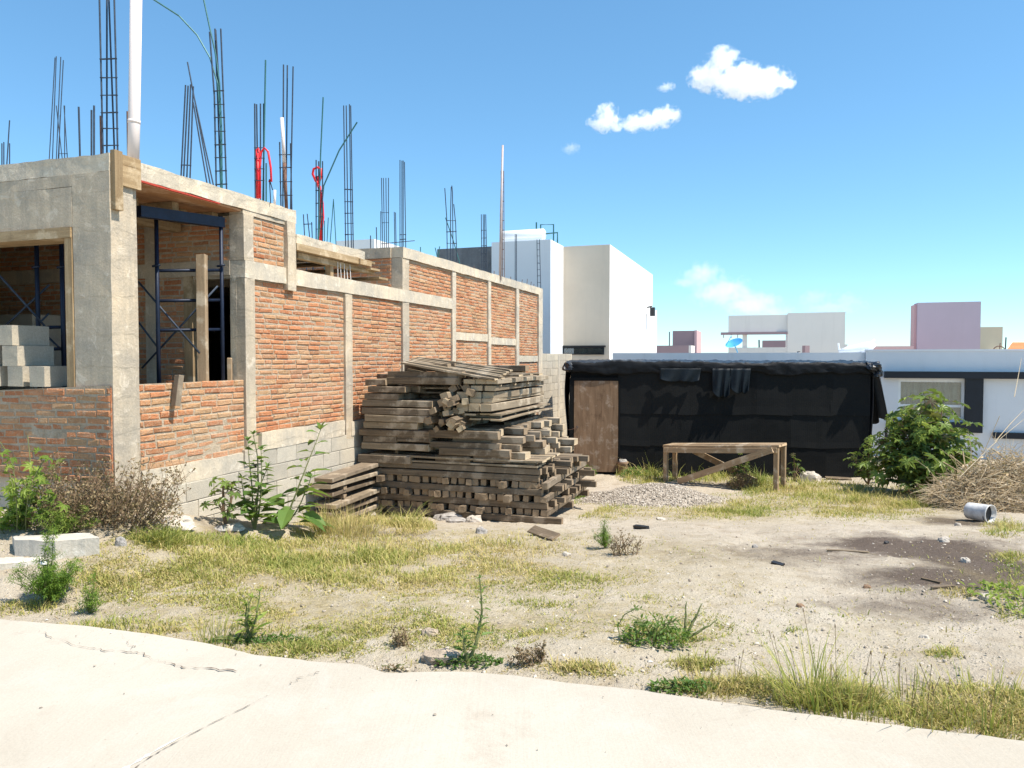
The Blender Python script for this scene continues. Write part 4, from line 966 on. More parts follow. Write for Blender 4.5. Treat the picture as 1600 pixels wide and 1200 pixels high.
# tarp: wrinkled roof skin rolled over the front edge
def sheetmesh(name, fn, nu, nv, mat, parent, smooth=True, tint=0):
    vs = [fn(i / nu, j / nv) for j in range(nv + 1) for i in range(nu + 1)]
    m = MB(); m.add(vs, [(j*(nu+1)+i, j*(nu+1)+i+1, (j+1)*(nu+1)+i+1, (j+1)*(nu+1)+i) for j in range(nv) for i in range(nu)], tint)
    o = m.build(name, M[mat], parent, None, smooth)
    md = o.modifiers.new('thickness', 'SOLIDIFY'); md.thickness = .006; md.offset = 0
    return o
def wr(x, y, s=1.0): 
    p = Vector((x * 2.6, y * 2.2, 1.3)); return s * (.030 * mnoise.noise(p) + .026 * abs(mnoise.noise(p * 2.7)) + .014 * mnoise.noise(p * 6.5))
def roof(u, v):
    x = XL - .03 + (SW + .15 - XL) * u; s_ = v * 4.2     # arc length from the lower front lip
    if s_ < .30: y = -.035 - .01 * math.sin(s_ * 9); z = SH - .32 + s_ + .02
    elif s_ < .42: t = (s_ - .30) / .12 * math.pi / 2; y = -.035 + .05 * (1 - math.cos(t)); z = SH + .03 * math.sin(t)
    else: y = .015 + (s_ - .42); z = SH + .03 + .004 * (s_ - .42)
    wv = wr(x, s_, 1.6); lip = .11 * mnoise.noise(Vector((x * 1.1, 3, 0))) + .05 * mnoise.noise(Vector((x * 4, 9, 0)))
    if s_ < .30: z += lip * (1 - s_ / .3) + .10 * (1 - s_ / .3); y += wv * .45 - .008
    else: z += wv * .75 + .012 * math.sin(x * .9)
    return (x, y, z)
sheetmesh('roof_tarp', lambda u, v: roof(u, .085 + .915 * v), 150, 60, 'tarp', shed); sheetmesh('tarp_fringe', lambda u, v: roof(u, .09 * v), 150, 10, 'tarp_front', shed)
def flap(x0, x1, zt, zb, y0):
    def fn(u, v):
        x = x0 + (x1 - x0) * u; w_ = 1 - .55 * v * abs(2 * u - 1.1); z = zt + (zb - zt) * v * (.55 + .45 * w_ + .1 * math.sin(u * 9))
        return (x + .06 * v * math.sin(u * 5), y0 + .03 * math.sin(u * 14 + v * 3) * (.3 + v) - .02 * v, z)
    return fn
a0, z_a = sx(1090, 580); a1, _ = sx(1178, 580); sheetmesh('torn_flap', flap(a0, a1, SH - .06, SH - .62, -.075), 24, 16, 'flap', shed) if False else None
M['flap'] = plain('torn_blue_black_tarp', (.003, .0075, .012), .6, 0, .3, 5, .4, .25)
for (p0, p1, pb) in ((1030, 1095, 598), (1112, 1142, 625), (1140, 1172, 618)):
    a0, _ = sx(p0, 580); a1, _ = sx(p1, 580); _, zb = sx(p0, pb)
    sheetmesh('torn_flap', flap(a0, a1, SH - .1, zb, -.085), 20, 14, 'flap', shed)
def sideflap(u, v):
    z = 2.38 - 1.15 * v; y = -.12 + u * (.35 + .5 * v); 
    return (SW + .06 + .05 * math.sin(u * 11 + v * 2) + .22 * v * (1 - .4 * u), y, z + .08 * math.sin(u * 7))
M['flap_grey'] = plain('dusty_tarp', (.022, .023, .025), .7, 0, .35, 6, .5)
sheetmesh('side_flap', sideflap, 24, 20, 'flap_grey', shed)
sheetmesh('side_flap', lambda u, v: (SW + .02 + .03 * math.sin(u * 9 + v * 5), -.02 + u * SD, SH - v * (SH - .02)), 20, 14, 'tarp', shed)
sheetmesh('side_flap', lambda u, v: (XL - .02 - .03 * math.sin(u * 6 + v * 7) - .02 * math.sin(v * 4), -.06 + u * SD, SH - v * (SH - .02)), 20, 24, 'tarp', shed)
# ------------------------------------------------------------------ trestle
tr, tl = og(1213, 767), og(1041, 752)
ax = (tr - tl); ax.z = 0; TL = ax.length; ax.normalize(); ay = Vector((-ax.y, ax.x, 0)); ang = math.atan2(ax.y, ax.x)
trs = thing('trestle', 'wooden sawhorse trestle with crossed braces standing in front of the black shed', 'trestle', tuple(tl), ang)
zL_, zR_ = at(1041, 695, tl.y).z, at(1213, 695, tr.y).z; hT = zL_ - tl.z
def tp(nm, L, w_, h_, loc, rot): 
    o = timber_mesh(nm, L, w_, h_, 'trestle', trs); o.location = loc; o.rotation_euler = rot; return o
dzr = tr.z - tl.z; dpt = .42; dt_ = zR_ - zL_
for y in (.0, .16, .32): tp('top_board', TL + .12, .145, .045, (TL / 2, y + .02, hT - .022 + dt_ / 2 + .006 * y), (0, -dt_ / TL, .01 * (y - .1)))
for x, y in ((0, -.02), (0, dpt), (TL, -.02), (TL, dpt)):
    z0_ = (dzr if x else 0) - .03; z1_ = hT - .05 + (dt_ if x else 0); tp('leg', z1_ - z0_, .085, .085, (x, y, (z0_ + z1_) / 2), (0, math.pi / 2, 0))
for y in (-.07, dpt + .05): tp('rail', TL + .06, .04, .1, (TL / 2, y, hT - .10 + dt_ / 2), (0, -dt_ / TL, 0))
def brace(x0, z0, x1, z1, y): 
    L = math.hypot(x1 - x0, z1 - z0); tp('brace', L, .03, .12, ((x0+x1)/2, y, (z0+z1)/2), (0, -math.atan2(z1 - z0, x1 - x0), 0))
brace(.30, dzr * .15 + .03, TL - .05, hT - .08 + dt_, -.115); brace(TL - .55, .06 + dzr * .7, .25, hT - .1, dpt + .10)
# ------------------------------------------------------------------ white tower house behind, in the same frame as the lot
tw = thing('white_house', 'tall plain white house of two stepped boxes behind the brick house', 'house', (3.07, 23.8, -1), -A)
def lo(p): q = Vector(p) - Vector((3.07, 23.8, -1)); return (q.dot(N), q.dot(D), q.z)
def face_px(px, py, ly): 
    r = ray(px, py); P0 = Vector((3.07, 23.8, -1)) + D * ly; h = CAM + r * ((P0 - CAM).dot(D) / r.dot(D)); return lo(h)
hz = face_px(952, 382, 0)[2]
x1 = face_px(880, 500, 0)[0]
m = MB(); m.rough((x1, 0, 0), (0, 9.2, hz), .004, 1.0, .6); m.build('wall', M['beige_front'] if 'beige_front' in M else M['white_wall'], tw)
zst = 1 + 1.65 + 73 / 1180 * 33.5
m = MB(); m.box((-3, 9.2, 0), (.0, 10.6, zst)); m.build('wall', M['white_wall'], tw)
m = MB(); m.rough((x1, -.012, 0), (-.004, .03, hz - .003), .003, .8, .6); m.build('front_panel', M['beige_wall'], tw)
c1 = Vector((1.161, 22.85, 0)); q = lo(c1); 
hz1 = face_px(860, 374, q[1])[2]; xl = face_px(768, 400, q[1])[0]
m = MB(); m.box((xl, q[1], 0), (q[0], q[1] + 9, hz1)); m.build('wall', M['house_wall'], tw)
w0 = face_px(880.5, 543, -.012); w1 = face_px(944, 554, -.012)
m = MB(); m.box((w0[0], -.06, w1[2]), (w1[0], .0, w0[2])); win = m.build('window', M['navy'], tw)
m = MB(); mid = (w0[0] + w1[0]) / 2; m.box((mid - .02, -.075, w1[2] + .02), (mid + .02, -.058, w0[2] - .02)); m.box((w0[0] + .03, -.066, w1[2] + .03), (w1[0] - .03, -.061, w0[2] - .03)); m.build('pane', M['glass'], win)
m = MB(); m.box((w0[0] - .0, -.10, w0[2] + .004), (w1[0] + .05, .0, w0[2] + .06)); m.build('sill', M['dark'], win)
g = face_px(1017, 440, 5); m = MB(); m.tube([(.02, 7.6, hz - 1.5), (.22, 7.6, hz - 1.45)], .03, 6); m.box((.15, 7.5, hz - 1.85), (.33, 7.75, hz - 1.5)); m.build('wall_lamp', M['dark'], tw)
gh = thing('grey_house', 'dark grey concrete box of a house left of the tall white house', 'house', tuple(Vector((1.161, 22.85, -1)) - N * 1.9 + D * .6), -A)
m = MB(); m.rough((-2.1, 0, 0), (-.005, 7, hz1 - .03), .004, 1.2, .6); m.build('wall', M['concrete_dark'], gh)
# solar tank and pipework on the roof
rt = Vector((1.161, 22.85, hz1 - 1))
st = thing('solar_tank', 'white horizontal solar water tank on the flat roof of the tall white house', 'water tank', tuple(rt - N * 1.1 + D * .9), -A)
m = MB(); m.tube([(-.78, 0, .30), (-.74, 0, .30), (.62, 0, .30), (.66, 0, .30)], [.15, .19, .19, .15], 20); m.build('tank', M['tank'], st, None, True)
for x in (-.6, .45): m = MB(); m.box((x - .03, -.14, 0), (x + .03, .14, .14)); m.build('cradle', M['tank'], st)
m = MB(); m.box((-.72, -.16, .02), (.6, -.13, .24)); m.build('panel', M['tank'], st)
rl = thing('roof_pipes', 'blue green bent pipes beside the solar tank on the roof', 'pipes', tuple(rt - N * .3 + D * .9), -A)
for pts in ([(-.28, 0, 0), (-.28, 0, .62), (.14, 0, .60), (.14, 0, 0)], [(-.2, .1, .34), (.24, .1, .36), (.24, .1, 0)], [(-.42, 0, 0), (-.42, 0, .70)]):
    m = MB(); m.tube(pts, .025, 6); m.build('pipe', M['rebar_green'], rl)
# far white roof box seen through the rebar
f0 = at(525, 390, 38); fb = thing('far_house', 'small far white box house showing just above the terrace formwork', 'house', (f0.x + 2.1, 38, -1), -A)
m = MB(); zt = at(560, 373, 38).z + 1; m.box((-2.4, 0, 0), (-.2, 4.5, zt)); m.build('wall', M['white_wall'], fb)
m = MB(); m.box((-1.0, -.01, 0), (-.24, -.0, zt - .9)); m.build('window', M['navy'], fb)
# ------------------------------------------------------------------ low white house behind the shed
H0 = Vector((9.86, 20.0, -1.0))
lh = thing('low_house', 'low white one storey house with navy window trim behind the black shed', 'house', tuple(H0), -A)
def hp(px, py, ly=0.0):
    r = ray(px, py); P0 = H0 + D * ly; h = CAM + r * ((P0 - CAM).dot(D) / r.dot(D)) - H0; return Vector((h.dot(N), h.dot(D), h.z))
zt = hp(1380, 549)[2]; xl = hp(956, 555)[0]; xr = 9.0; xs = hp(1353, 560)[0]
w0 = hp(1404, 593); w1 = hp(1506, 656)
m = MB()
m.box((xs, .0, 0), (w0.x, .2, zt)); m.box((w1.x, .0, 0), (xr, .2, zt)); m.box((w0.x, .0, 0), (w1.x, .2, w1.z)); m.box((w0.x, .0, w0.z), (w1.x, .2, zt))
m.box((xs, .2, zt - .25), (xr, 7, zt - .1)); m.box((xs, .2, 0), (xs + .2, 7, zt)); m.build('wall', M['house_wall'], lh)
m = MB(); m.rough((xl, .12, 0), (xs - .004, 7, zt - .03), .003, 1.2, .6); m.build('side_wing', M['house_wall'], lh)
m = MB(); m.box((xs - .02, -.02, zt + .003), (xr, .25, zt + .05)); m.build('coping', M['house_wall'], lh)
c0 = hp(1381, 580); c1 = hp(1610, 592)
m = MB(); m.box((c0.x, -.22, c1.z), (xr, -.002, c0.z)); m.build('canopy', M['navy'], lh)
p0 = hp(1507, 600); p1 = hp(1533, 676)
m = MB(); m.box((p0.x, -.14, p1.z), (p1.x, -.002, c1.z - .003)); m.build('pillar', M['navy'], lh)
wf = None
t_ = .06; m = MB()
for a_, b_ in (((w0.x, w0.z - t_), (w1.x, w0.z)), ((w0.x, w1.z), (w1.x, w1.z + t_)), ((w0.x, w1.z + t_), (w0.x + t_, w0.z - t_)), ((w1.x - t_, w1.z + t_), (w1.x, w0.z - t_))):
    m.box((a_[0], .04, a_[1]), (b_[0], .11, b_[1]))
zm = hp(1450, 634).z; m.box((w0.x + t_, .05, zm - .03), (w1.x - t_, .1, zm + .03)); xm = w0.x + (w1.x - w0.x) * .47; m.box((xm - .03, .052, w1.z + t_), (xm + .03, .098, zm - .03))
wf = m.build('window', M['white_paint'], lh)
m = MB(); m.box((w0.x + t_, .075, w1.z + t_), (w1.x - t_, .08, w0.z - t_)); m.build('pane', M['glass'], wf)
sheetmesh('curtain', lambda u, v: (w0.x + (w1.x - w0.x) * u, .30 + .05 * math.sin(u * 40) * (1 if u > .25 else .25) + .02 * math.sin(u * 93), w1.z + (w0.z - w1.z) * v), 90, 3, 'curtain', wf)
s0 = hp(1390, 657); s1 = hp(1512, 675)
m = MB(); m.box((s0.x, -.16, s1.z), (p0.x - .004, -.002, s0.z)); m.build('sill', M['navy'], lh)
d0 = hp(1551, 675); d1 = hp(1640, 687)
m = MB(); m.box((d0.x, -.1, d1.z), (xr, -.002, d0.z)); m.build('sill', M['navy'], lh)
for px, y0, y1 in ((1385.5, 656, 700), (1393, 675, 702), (1383.5, 670, 700)):
    a_ = hp(px, y0, -.6); b_ = hp(px, y1 + 15, -.6); m = MB(); m.tube([(b_.x, b_.y, max(0, b_.z)), (a_.x, a_.y, a_.z)], .022, 6)
    for k in range(4): z = a_.z - .1 - .16 * k; m.tube([(a_.x - .02, a_.y, z), (a_.x + .07, a_.y, z + .02)], .016, 5)
    m.build('fence_picket', M['dark'], lh)
sc_ = hp(1341, 541, 1.2); 
lt = thing('roof_tank', 'white rounded water tank lying on the roof edge above the shed corner', 'water tank', tuple(H0 + N * sc_.x + D * 1.2 + ZAX * (zt - .08)), -A)
m = MB(); m.tube([(-.5, 0, .07), (-.3, 0, .1), (.2, 0, .16), (.34, 0, .17), (.36, 0, .15)], [.06, .12, .19, .2, .16], 16); m.build('tank', M['tank'], lt, None, True)
m = MB(); m.tube([(.3, 0, .3), (.42, .1, .42)], .03, 6); m.tube([(-.48, 0, .1), (-.52, .0, .32)], .025, 6); m.build('pipe', M['tank'], lt)
# ------------------------------------------------------------------ far buildings along the horizon
def boxb(name, label, cat, x0, x1, y0, Y, dep, mat):
    a_ = at(x0, y0, Y); b_ = plane_hit(x1, y0, a_, D); b_ = Vector((a_.x + (b_ - a_).dot(N), b_.y, b_.z))
    t = thing(name, label, cat, (a_.x, Y, -1.0), -A); m = MB(); m.box((0, 0, 0), (b_.x - a_.x, dep, a_.z + 1)); m.build('wall', M[mat], t); return t, a_, b_
t, a_, b_ = boxb('rooftop_room', 'brownish pink rooftop box right of the tall white house', 'building', 1051, 1085, 517, 44, 3, 'mauve_wall')
m = MB(); m.box((b_.x - a_.x + .005, -.05, 0), (b_.x - a_.x + .14, 3, a_.z + 1.02)); m.build('side_wall', M['pink_wall'], t)
m = MB(); m.tube([(-.18, 0, 0), (-.18, 0, a_.z + .95)], .03, 6); m.build('pole', M['rebar'], t)
t, a_, b_ = boxb('roof_parapet', 'low dark mauve parapet in front of the brownish pink rooftop box', 'wall', 1020, 1076, 540, 41, 2, 'mauve_wall')
m = MB(); m.box((b_.x - a_.x + .005, 0, 0), (b_.x - a_.x + .14, 2, a_.z + 1)); m.build('wall_end', M['cream_wall'], t)
# white pergola house
Y = 42
t, a_, b_ = boxb('pergola_house', 'cream white rooftop house with an open pergola frame on its left', 'building', 1231, 1321, 489, Y, 5, 'cream_wall')
def pr(x0, y0, x1, y1, ya, yb, mat, nm):
    p, q_ = plane_hit(x0, y0, Vector(t.location), D), plane_hit(x1, y1, Vector(t.location), D); w_a, w_b = (p - Vector(t.location)).dot(N), (q_ - Vector(t.location)).dot(N); m = MB(); m.box((w_a, ya, q_.z + 1), (w_b, yb, p.z + 1)); m.build(nm, M[mat], t)
pr(1138, 493, 1230.8, 519, .1, .4, 'cream_wall', 'beam'); pr(1160, 519.3, 1167, 550, .12, .38, 'cream_wall', 'column'); pr(1138, 543, 1230.8, 556, .05, .35, 'cream_wall', 'parapet'); pr(1126, 519.3, 1230.8, 522.5, -.05, .09, 'mauve_wall', 'pipe_rail')
pr(1320, 538, 1324, 552, 0, 4, 'cream_wall', 'wall_end')
for px in (1130, 1142, 1152): pr(px, 522.7, px + 1.2, 528, -.03, .02, 'mauve_wall', 'bracket')
t2, _, _ = boxb('far_roof', 'dark red brown far roof block seen through the pergola frame', 'building', 1191, 1232, 532, 55, 4, 'mauve_wall')
p = at(1187, 545, 50); m = MB(); m.tube([(p.x, 50, p.z - 1), at(1186, 531, 50)], .05, 6); tag(m.build('roof_pole', M['rebar'], None, (p.x, 50, p.z - 1)), 'thin dark pole beside the dark red roof seen through the pergola', 'pole')
# satellite dish
dp = at(1147, 536, 40); ds = thing('satellite_dish', 'pale blue satellite dish on a mast below the pergola', 'satellite dish', (dp.x, 40, dp.z - .75))
nrm = Vector((-.42, -.35, .83)).normalized(); u_ = nrm.orthogonal().normalized(); v_ = nrm.cross(u_); m = MB(); vs = [Vector((0, 0, .75)) - nrm * .12]; R_ = .46
for r_ in range(1, 5):
    for k in range(24): t_ = k / 24 * 6.2832; vs.append(Vector((0, 0, .75)) + (u_ * math.cos(t_) + v_ * math.sin(t_)) * (R_ * r_ / 4) + nrm * (.14 * (r_ / 4) ** 2 - .12))
fs = [(0, 1 + k, 1 + (k + 1) % 24) for k in range(24)] + [(1+24*r_+k, 1+24*(r_+1)+k, 1+24*(r_+1)+(k+1) % 24, 1+24*r_+(k+1) % 24) for r_ in range(3) for k in range(24)]
m.add(vs, fs); m.build('dish', M['dish'], ds, None, True)
m = MB(); m.tube([(.25, .1, -.4), (.2, .08, .3), (.02, .0, .66)], .03, 6); m.build('mast', M['dish'], ds)
m = MB(); m.tube([Vector((0, 0, .75)) + v_ * R_ * .9, Vector((0, 0, .75)) + nrm * .45], .018, 5); m.build('feed_arm', M['dish'], ds)
def dome(name, label, px, py, rpx, Y, mat='tank', lid=True):
    c = at(px, py, Y); r = rpx / F * Y; t = thing(name, label, 'water tank', (c.x, Y, c.z - r)); m = MB()
    pr_ = [(0.02, 1.16), (.25, 1.15), (.3, 1.05), (.75, .85), (.98, .5), (1, .2), (1, -.6)]
    m.tube([(0, 0, z * r) for _, z in pr_[::-1]], [q * r for q, _ in pr_[::-1]], 18); m.build('tank', M[mat], t, None, True)
    m = MB(); m.tube([(0, 0, 1.12 * r), (0, 0, 1.32 * r)], .26 * r, 12); m.build('lid', M['blue'], t); return t
dome('roof_tank', 'white domed water tank with dark cap on the roof in front of the pergola house', 1248, 552, 9, 38)
p0, q0 = at(1258, 540, 40), at(1265, 552, 40); m = MB(); m.box((p0.x, 40, q0.z), (q0.x, 40.4, p0.z)); tag(m.build('vent_box', M['mauve_wall'], None, (p0.x, 40, q0.z)), 'small dark vent box beside the domed roof tank', 'vent')
t, a_, b_ = boxb('rooftop_room', 'big plain lilac rooftop box on the right, biggest box of the skyline', 'building', 1434, 1533, 473, 45, 1.3, 'lilac_wall')
Y = 45; m = MB(); m.box((-.14, .25, 0), (-.005, 1.4, a_.z + .9)); m.build('side_wall', M['pink_wall'], t)
boxb('roof_parapet', 'long dusty pink parapet left of the lilac rooftop box', 'wall', 1357, 1428, 541, 44, 2, 'pink_wall')
boxb('rooftop_room', 'small sandy rooftop box half behind the lilac one', 'building', 1531, 1567, 511, 50, 3, 'sand_wall')
dome('gas_tank', 'white rounded gas tank between the lilac box and the sandy box', 1541, 549, 10, 40)
c = at(1561, 551, 39); m = MB(); m.tube([(.34 * math.cos(k / 20 * 6.2832), 0, .34 * math.sin(k / 20 * 6.2832)) for k in range(21)], .025, 6)
m.tube([(0, 0, -.2), (.05, 0, .5)], .02, 5); tag(m.build('hoop', M['rust'], None), 'thin dark metal hoop standing on the roof beside the gas tank', 'hoop').location = (c.x, 39, c.z)
for px, y0, ln in ((1571, 527, 1.0),):
    c = at(px, y0, 40); m = MB(); m.tube([(0, 0, -1), (.03, 0, 0)], .035, 6); tag(m.build('roof_pole', M['blue'], None), 'short dark blue pole on the roof left of the orange tiles', 'pole').location = (c.x, 40, c.z)
a_, b_ = at(1572, 548, 48), at(1640, 548, 48); tr_ = thing('tiled_roof', 'orange tiled hipped roof at the right edge of the skyline', 'roof', (a_.x, 48, a_.z - .1))
m = MB(); wv = b_.x - a_.x
for k in range(7):
    f0_, f1_ = k / 7, (k + 1) / 7; z0, z1 = .1 + f0_ * .6, .1 + f1_ * .6
    m.add([(f0_ * 1.4, f0_ * 1.5, z0), (wv, f0_ * 1.5, z0), (wv, f1_ * 1.5, z1 - .03), (f1_ * 1.4, f1_ * 1.5, z1 - .03), (f0_ * 1.4, f0_ * 1.5, z0 - .05), (wv, f0_ * 1.5, z0 - .05)], [(0, 1, 2, 3), (4, 5, 1, 0)])
m.build('tiles', M['orange_tile'], tr_)
m = MB(); m.box((.05, .05, -3), (wv, 3, .08)); m.build('wall', M['cream_wall'], tr_)
# ------------------------------------------------------------------ plants
def rdir(zmin=-1.0):
    while True:
        v = Vector((U(-1, 1), U(-1, 1), U(-1, 1)))
        if .05 < v.length < 1 and v.normalized().z >= zmin: return v.normalized()
def leaf_add(m, base, d, nrm, L, W, tint, fold=.18, droop=.25):
    d = d.normalized(); s = d.cross(nrm); s = s.normalized() if s.length > 1e-4 else d.orthogonal().normalized(); n = s.cross(d)
    p = lambda f, w, h: base + d * (L * f) + s * (W * w) + n * (L * h)
    dr = lambda f: -droop * f * f
    m.add([p(0, 0, 0), p(.3, -.5, dr(.3) + fold * .5), p(.3, 0, dr(.3)), p(.3, .5, dr(.3) + fold * .5), p(.7, -.36, dr(.7) + fold * .3), p(.7, 0, dr(.7)), p(.7, .36, dr(.7) + fold * .3), p(1, 0, dr(1))],
          [(0, 2, 1), (0, 3, 2), (1, 2, 5, 4), (2, 3, 6, 5), (4, 5, 7), (5, 6, 7)], tint)
def palm_leaf(m, c, nrm, R, tint, lobes=7):
    a = nrm.orthogonal().normalized(); b = nrm.cross(a); rot = U(0, 6.28); vs = [c]; k = lobes
    for i in range(k):
        t = rot + (i - (k - 1) / 2) * .78; r = R * (1 - .09 * abs(i - (k - 1) / 2))
        for dt, f, dz in ((-.25, .66, .04), (0, 1.0, -.22), (.25, .66, .04), (.39, .44, .02)):
            vs.append(c + (a * math.cos(t + dt) + b * math.sin(t + dt)) * r * f + nrm * (R * dz))
    n = len(vs) - 1; fs = [(0, 1 + i, 2 + i) for i in range(n - 1)]
    m.add(vs, fs, tint)
def stemline(base, top, bend=.1, n=6):
    base, top = Vector(base), Vector(top); o = rdir() * (top - base).length * bend
    return [base.lerp(top, i / n) + o * math.sin(math.pi * i / n) + rdir() * .004 for i in range(n + 1)]
def plant(name, label, cat, p, group=None): return thing(name, label, cat, tuple(p), 0, group)
def weed(p, label, stems, nleaf, LL, mat='leaf', name='broadleaf_weed', wid=.45, upt=.35, gap=.12, tsm=(.2, .9)):
    """upright weed: stems = [(dx,dy,h)], alternate drooping leaves getting smaller upwards"""
    t = plant(name, label, 'weed', p); fo = MB(); st = MB()
    for dx, dy, h in stems:
        pl = stemline((0, 0, 0), (dx, dy, h), .08, 8); st.tube(pl, [.011 - .008 * i / 8 for i in range(9)], 6)
        for i in range(nleaf):
            f = gap + (1 - gap) * (i + U(0, .6)) / nleaf; k = min(7, int(f * 8)); b = pl[k].lerp(pl[k + 1], f * 8 - k if f < 1 else 1)
            a = i * 2.4 + U(-.5, .5); d = Vector((math.cos(a), math.sin(a), upt + U(-.3, .35))).normalized()
            L = LL * (1.12 - .75 * f) * U(.75, 1.2); pet = b + d * L * .25
            st.tube([b, pet], .0025, 4); leaf_add(fo, pet, d, ZAX + rdir() * .35, L, L * wid, U(*tsm))
        for k in range(6): leaf_add(fo, pl[-1], Vector((U(-1, 1), U(-1, 1), U(.3, 1.4))), ZAX, LL * .35, LL * .14, U(.6, 1))
    fo.build('foliage', M[mat], t); st.build('stem', M['stem'], t); return t
def palmate(p, label, stems, R, nper, mat='castor', name='castor_bean_plant', rng=(.1, .95), up=.5):
    t = plant(name, label, 'shrub', p); fo = MB(); st = MB()
    for dx, dy, h in stems:
        pl = stemline((0, 0, 0), (dx, dy, h), .1, 7); st.tube(pl, [.02 - .014 * i / 7 for i in range(8)], 6)
        for i in range(nper):
            f = .18 + .82 * (i + U(0, 1)) / nper; k = min(6, int(f * 7)); b = pl[k].lerp(pl[k + 1], min(1, f * 7 - k))
            a = i * 2.4 + U(-.6, .6); d = Vector((math.cos(a), math.sin(a), U(-.1, .8))).normalized()
            ln = R * U(1.0, 2.4) * (1.2 - .5 * f); e = b + d * ln; st.tube([b, b + d * ln * .5 + Vector((0, 0, .02)), e], .0035, 4)
            palm_leaf(fo, e, (Vector((d.x * .6, d.y * .6, 1)) + rdir() * .45).normalized(), R * U(.65, 1.15), U(*rng), 7)
        palm_leaf(fo, pl[-1], (ZAX + rdir() * .4).normalized(), R * .6, U(.5, 1))
    fo.build('foliage', M[mat], t); st.build('stem', M['brown_stem'], t); return t
def blades_mb(m, n, spread, h0, h1, w_, t0, t1, lean=.5, dirb=None):
    for k in range(n):
        a = U(0, 6.28); r = spread * math.sqrt(U(0, 1)); b = Vector((r * math.cos(a), r * math.sin(a), -.01)); h = U(h0, h1)
        d = Vector((math.cos(a), math.sin(a), 0)) * U(0, lean) + (dirb * U(0, 1) if dirb else Vector())
        s = Vector((-d.y, d.x, 0)); s = s.normalized() if s.length > 1e-5 else Vector((1, 0, 0)); s = (s + rdir() * .6).normalized() * w_ * U(.6, 1.3)
        pts = [b + ZAX * (h * f * (1 - .12 * f * f)) + d * (h * f ** 1.7) for f in (0, .4, .75, 1)]
        m.add([pts[0] - s, pts[0] + s, pts[1] - s * .8, pts[1] + s * .8, pts[2] - s * .5, pts[2] + s * .5, pts[3]], [(0, 1, 3, 2), (2, 3, 5, 4), (4, 5, 6)], U(t0, t1))
def tuft(p, label, n, spread, h0, h1, t0, t1, lean=.6, seeds=0, name='grass_tuft', dirb=None, w_=.0028, cat='grass'):
    t = plant(name, label, cat, p); m = MB(); blades_mb(m, n, spread, h0, h1, w_, t0, t1, lean, dirb); m.build('blades', M['grass'], t)
    for k in range(seeds):
        s = MB(); a = U(0, 6.28); b = Vector((spread * math.cos(a) * U(0, 1), spread * math.sin(a) * U(0, 1), 0)); h = U(h1 * .7, h1 * 1.15); e = b + Vector((math.cos(a) * h * U(0, .5), math.sin(a) * h * U(0, .5), h)) + (dirb * h * .4 if dirb else Vector())
        mid = b.lerp(e, .5) + ZAX * h * .06; dd = (e - mid).normalized(); q = U(.6, 1)
        s.tube([b, mid, e, e + dd * .010 * q, e + dd * .026 * q], [.0013, .0012, .0012, .0040 * q, .001], 5, .5); s.build('seed_stalk', M['dryleaf'], t)
    return t
def feathery(p, label, n, h, spread, mat='feather', name='feathery_weed', tall=2, leafl=.05, dens=18, lean=.7):
    t = plant(name, label, 'weed', p); fo = MB(); st = MB()
    for k in range(n):
        a = U(0, 6.28); r = U(0, spread) if k >= tall else U(0, spread * .3); hh = h * U(.35, .75) * (1 - .3 * r / spread) if k >= tall else h * U(.9, 1.1)
        pl = stemline((0, 0, 0), (r * math.cos(a), r * math.sin(a), hh), .12 * lean, 6); st.tube(pl, [.005 - .0035 * i / 6 for i in range(7)], 4)
        for i in range(dens):
            f = U(.15, 1); q = min(5, int(f * 6)); b = pl[q].lerp(pl[q + 1], f * 6 - q); d = (rdir(-.2) + ZAX * .3).normalized(); L = leafl * U(1.2, 2.6) * (1.1 - .5 * f)
            tt = U(0, 1)
            for j in range(5):
                g = b + d * (L * (j + 1) / 5); s = d.orthogonal().normalized(); s = (Matrix.Rotation(U(0, 6.28), 3, d) @ s)
                for sg in (-1, 1): leaf_add(fo, g, d * .6 + s * sg, ZAX + rdir() * .4, leafl * U(.35, .7), leafl * .12, min(1, max(0, tt + U(-.2, .2))))
    fo.build('foliage', M[mat], t); st.build('stem', M['stem'], t); return t
def matplant(p, label, n, rx, ry, h, L, mat='leaf', rng=(.2, .8), name='ground_weed', nst=10):
    t = plant(name, label, 'weed', p); fo = MB(); st = MB()
    for k in range(nst):
        a = U(0, 6.28); e = Vector((rx * math.cos(a) * U(.4, 1), ry * math.sin(a) * U(.4, 1), U(.2, 1) * h)); st.tube([Vector((0, 0, 0)), e * .5 + ZAX * h * .3, e], .0025, 4)
    for k in range(n):
        a = U(0, 6.28); r = math.sqrt(U(0, 1)); b = Vector((rx * r * math.cos(a), ry * r * math.sin(a), 0)); b.z = U(.0, 1) * h * (1 - .7 * r * r)
        leaf_add(fo, b, (rdir(-.1) + ZAX * .25), ZAX + rdir() * .5, L * U(.6, 1.3), L * .42, U(*rng))
    fo.build('foliage', M[mat], t); st.build('stem', M['stem'], t); return t
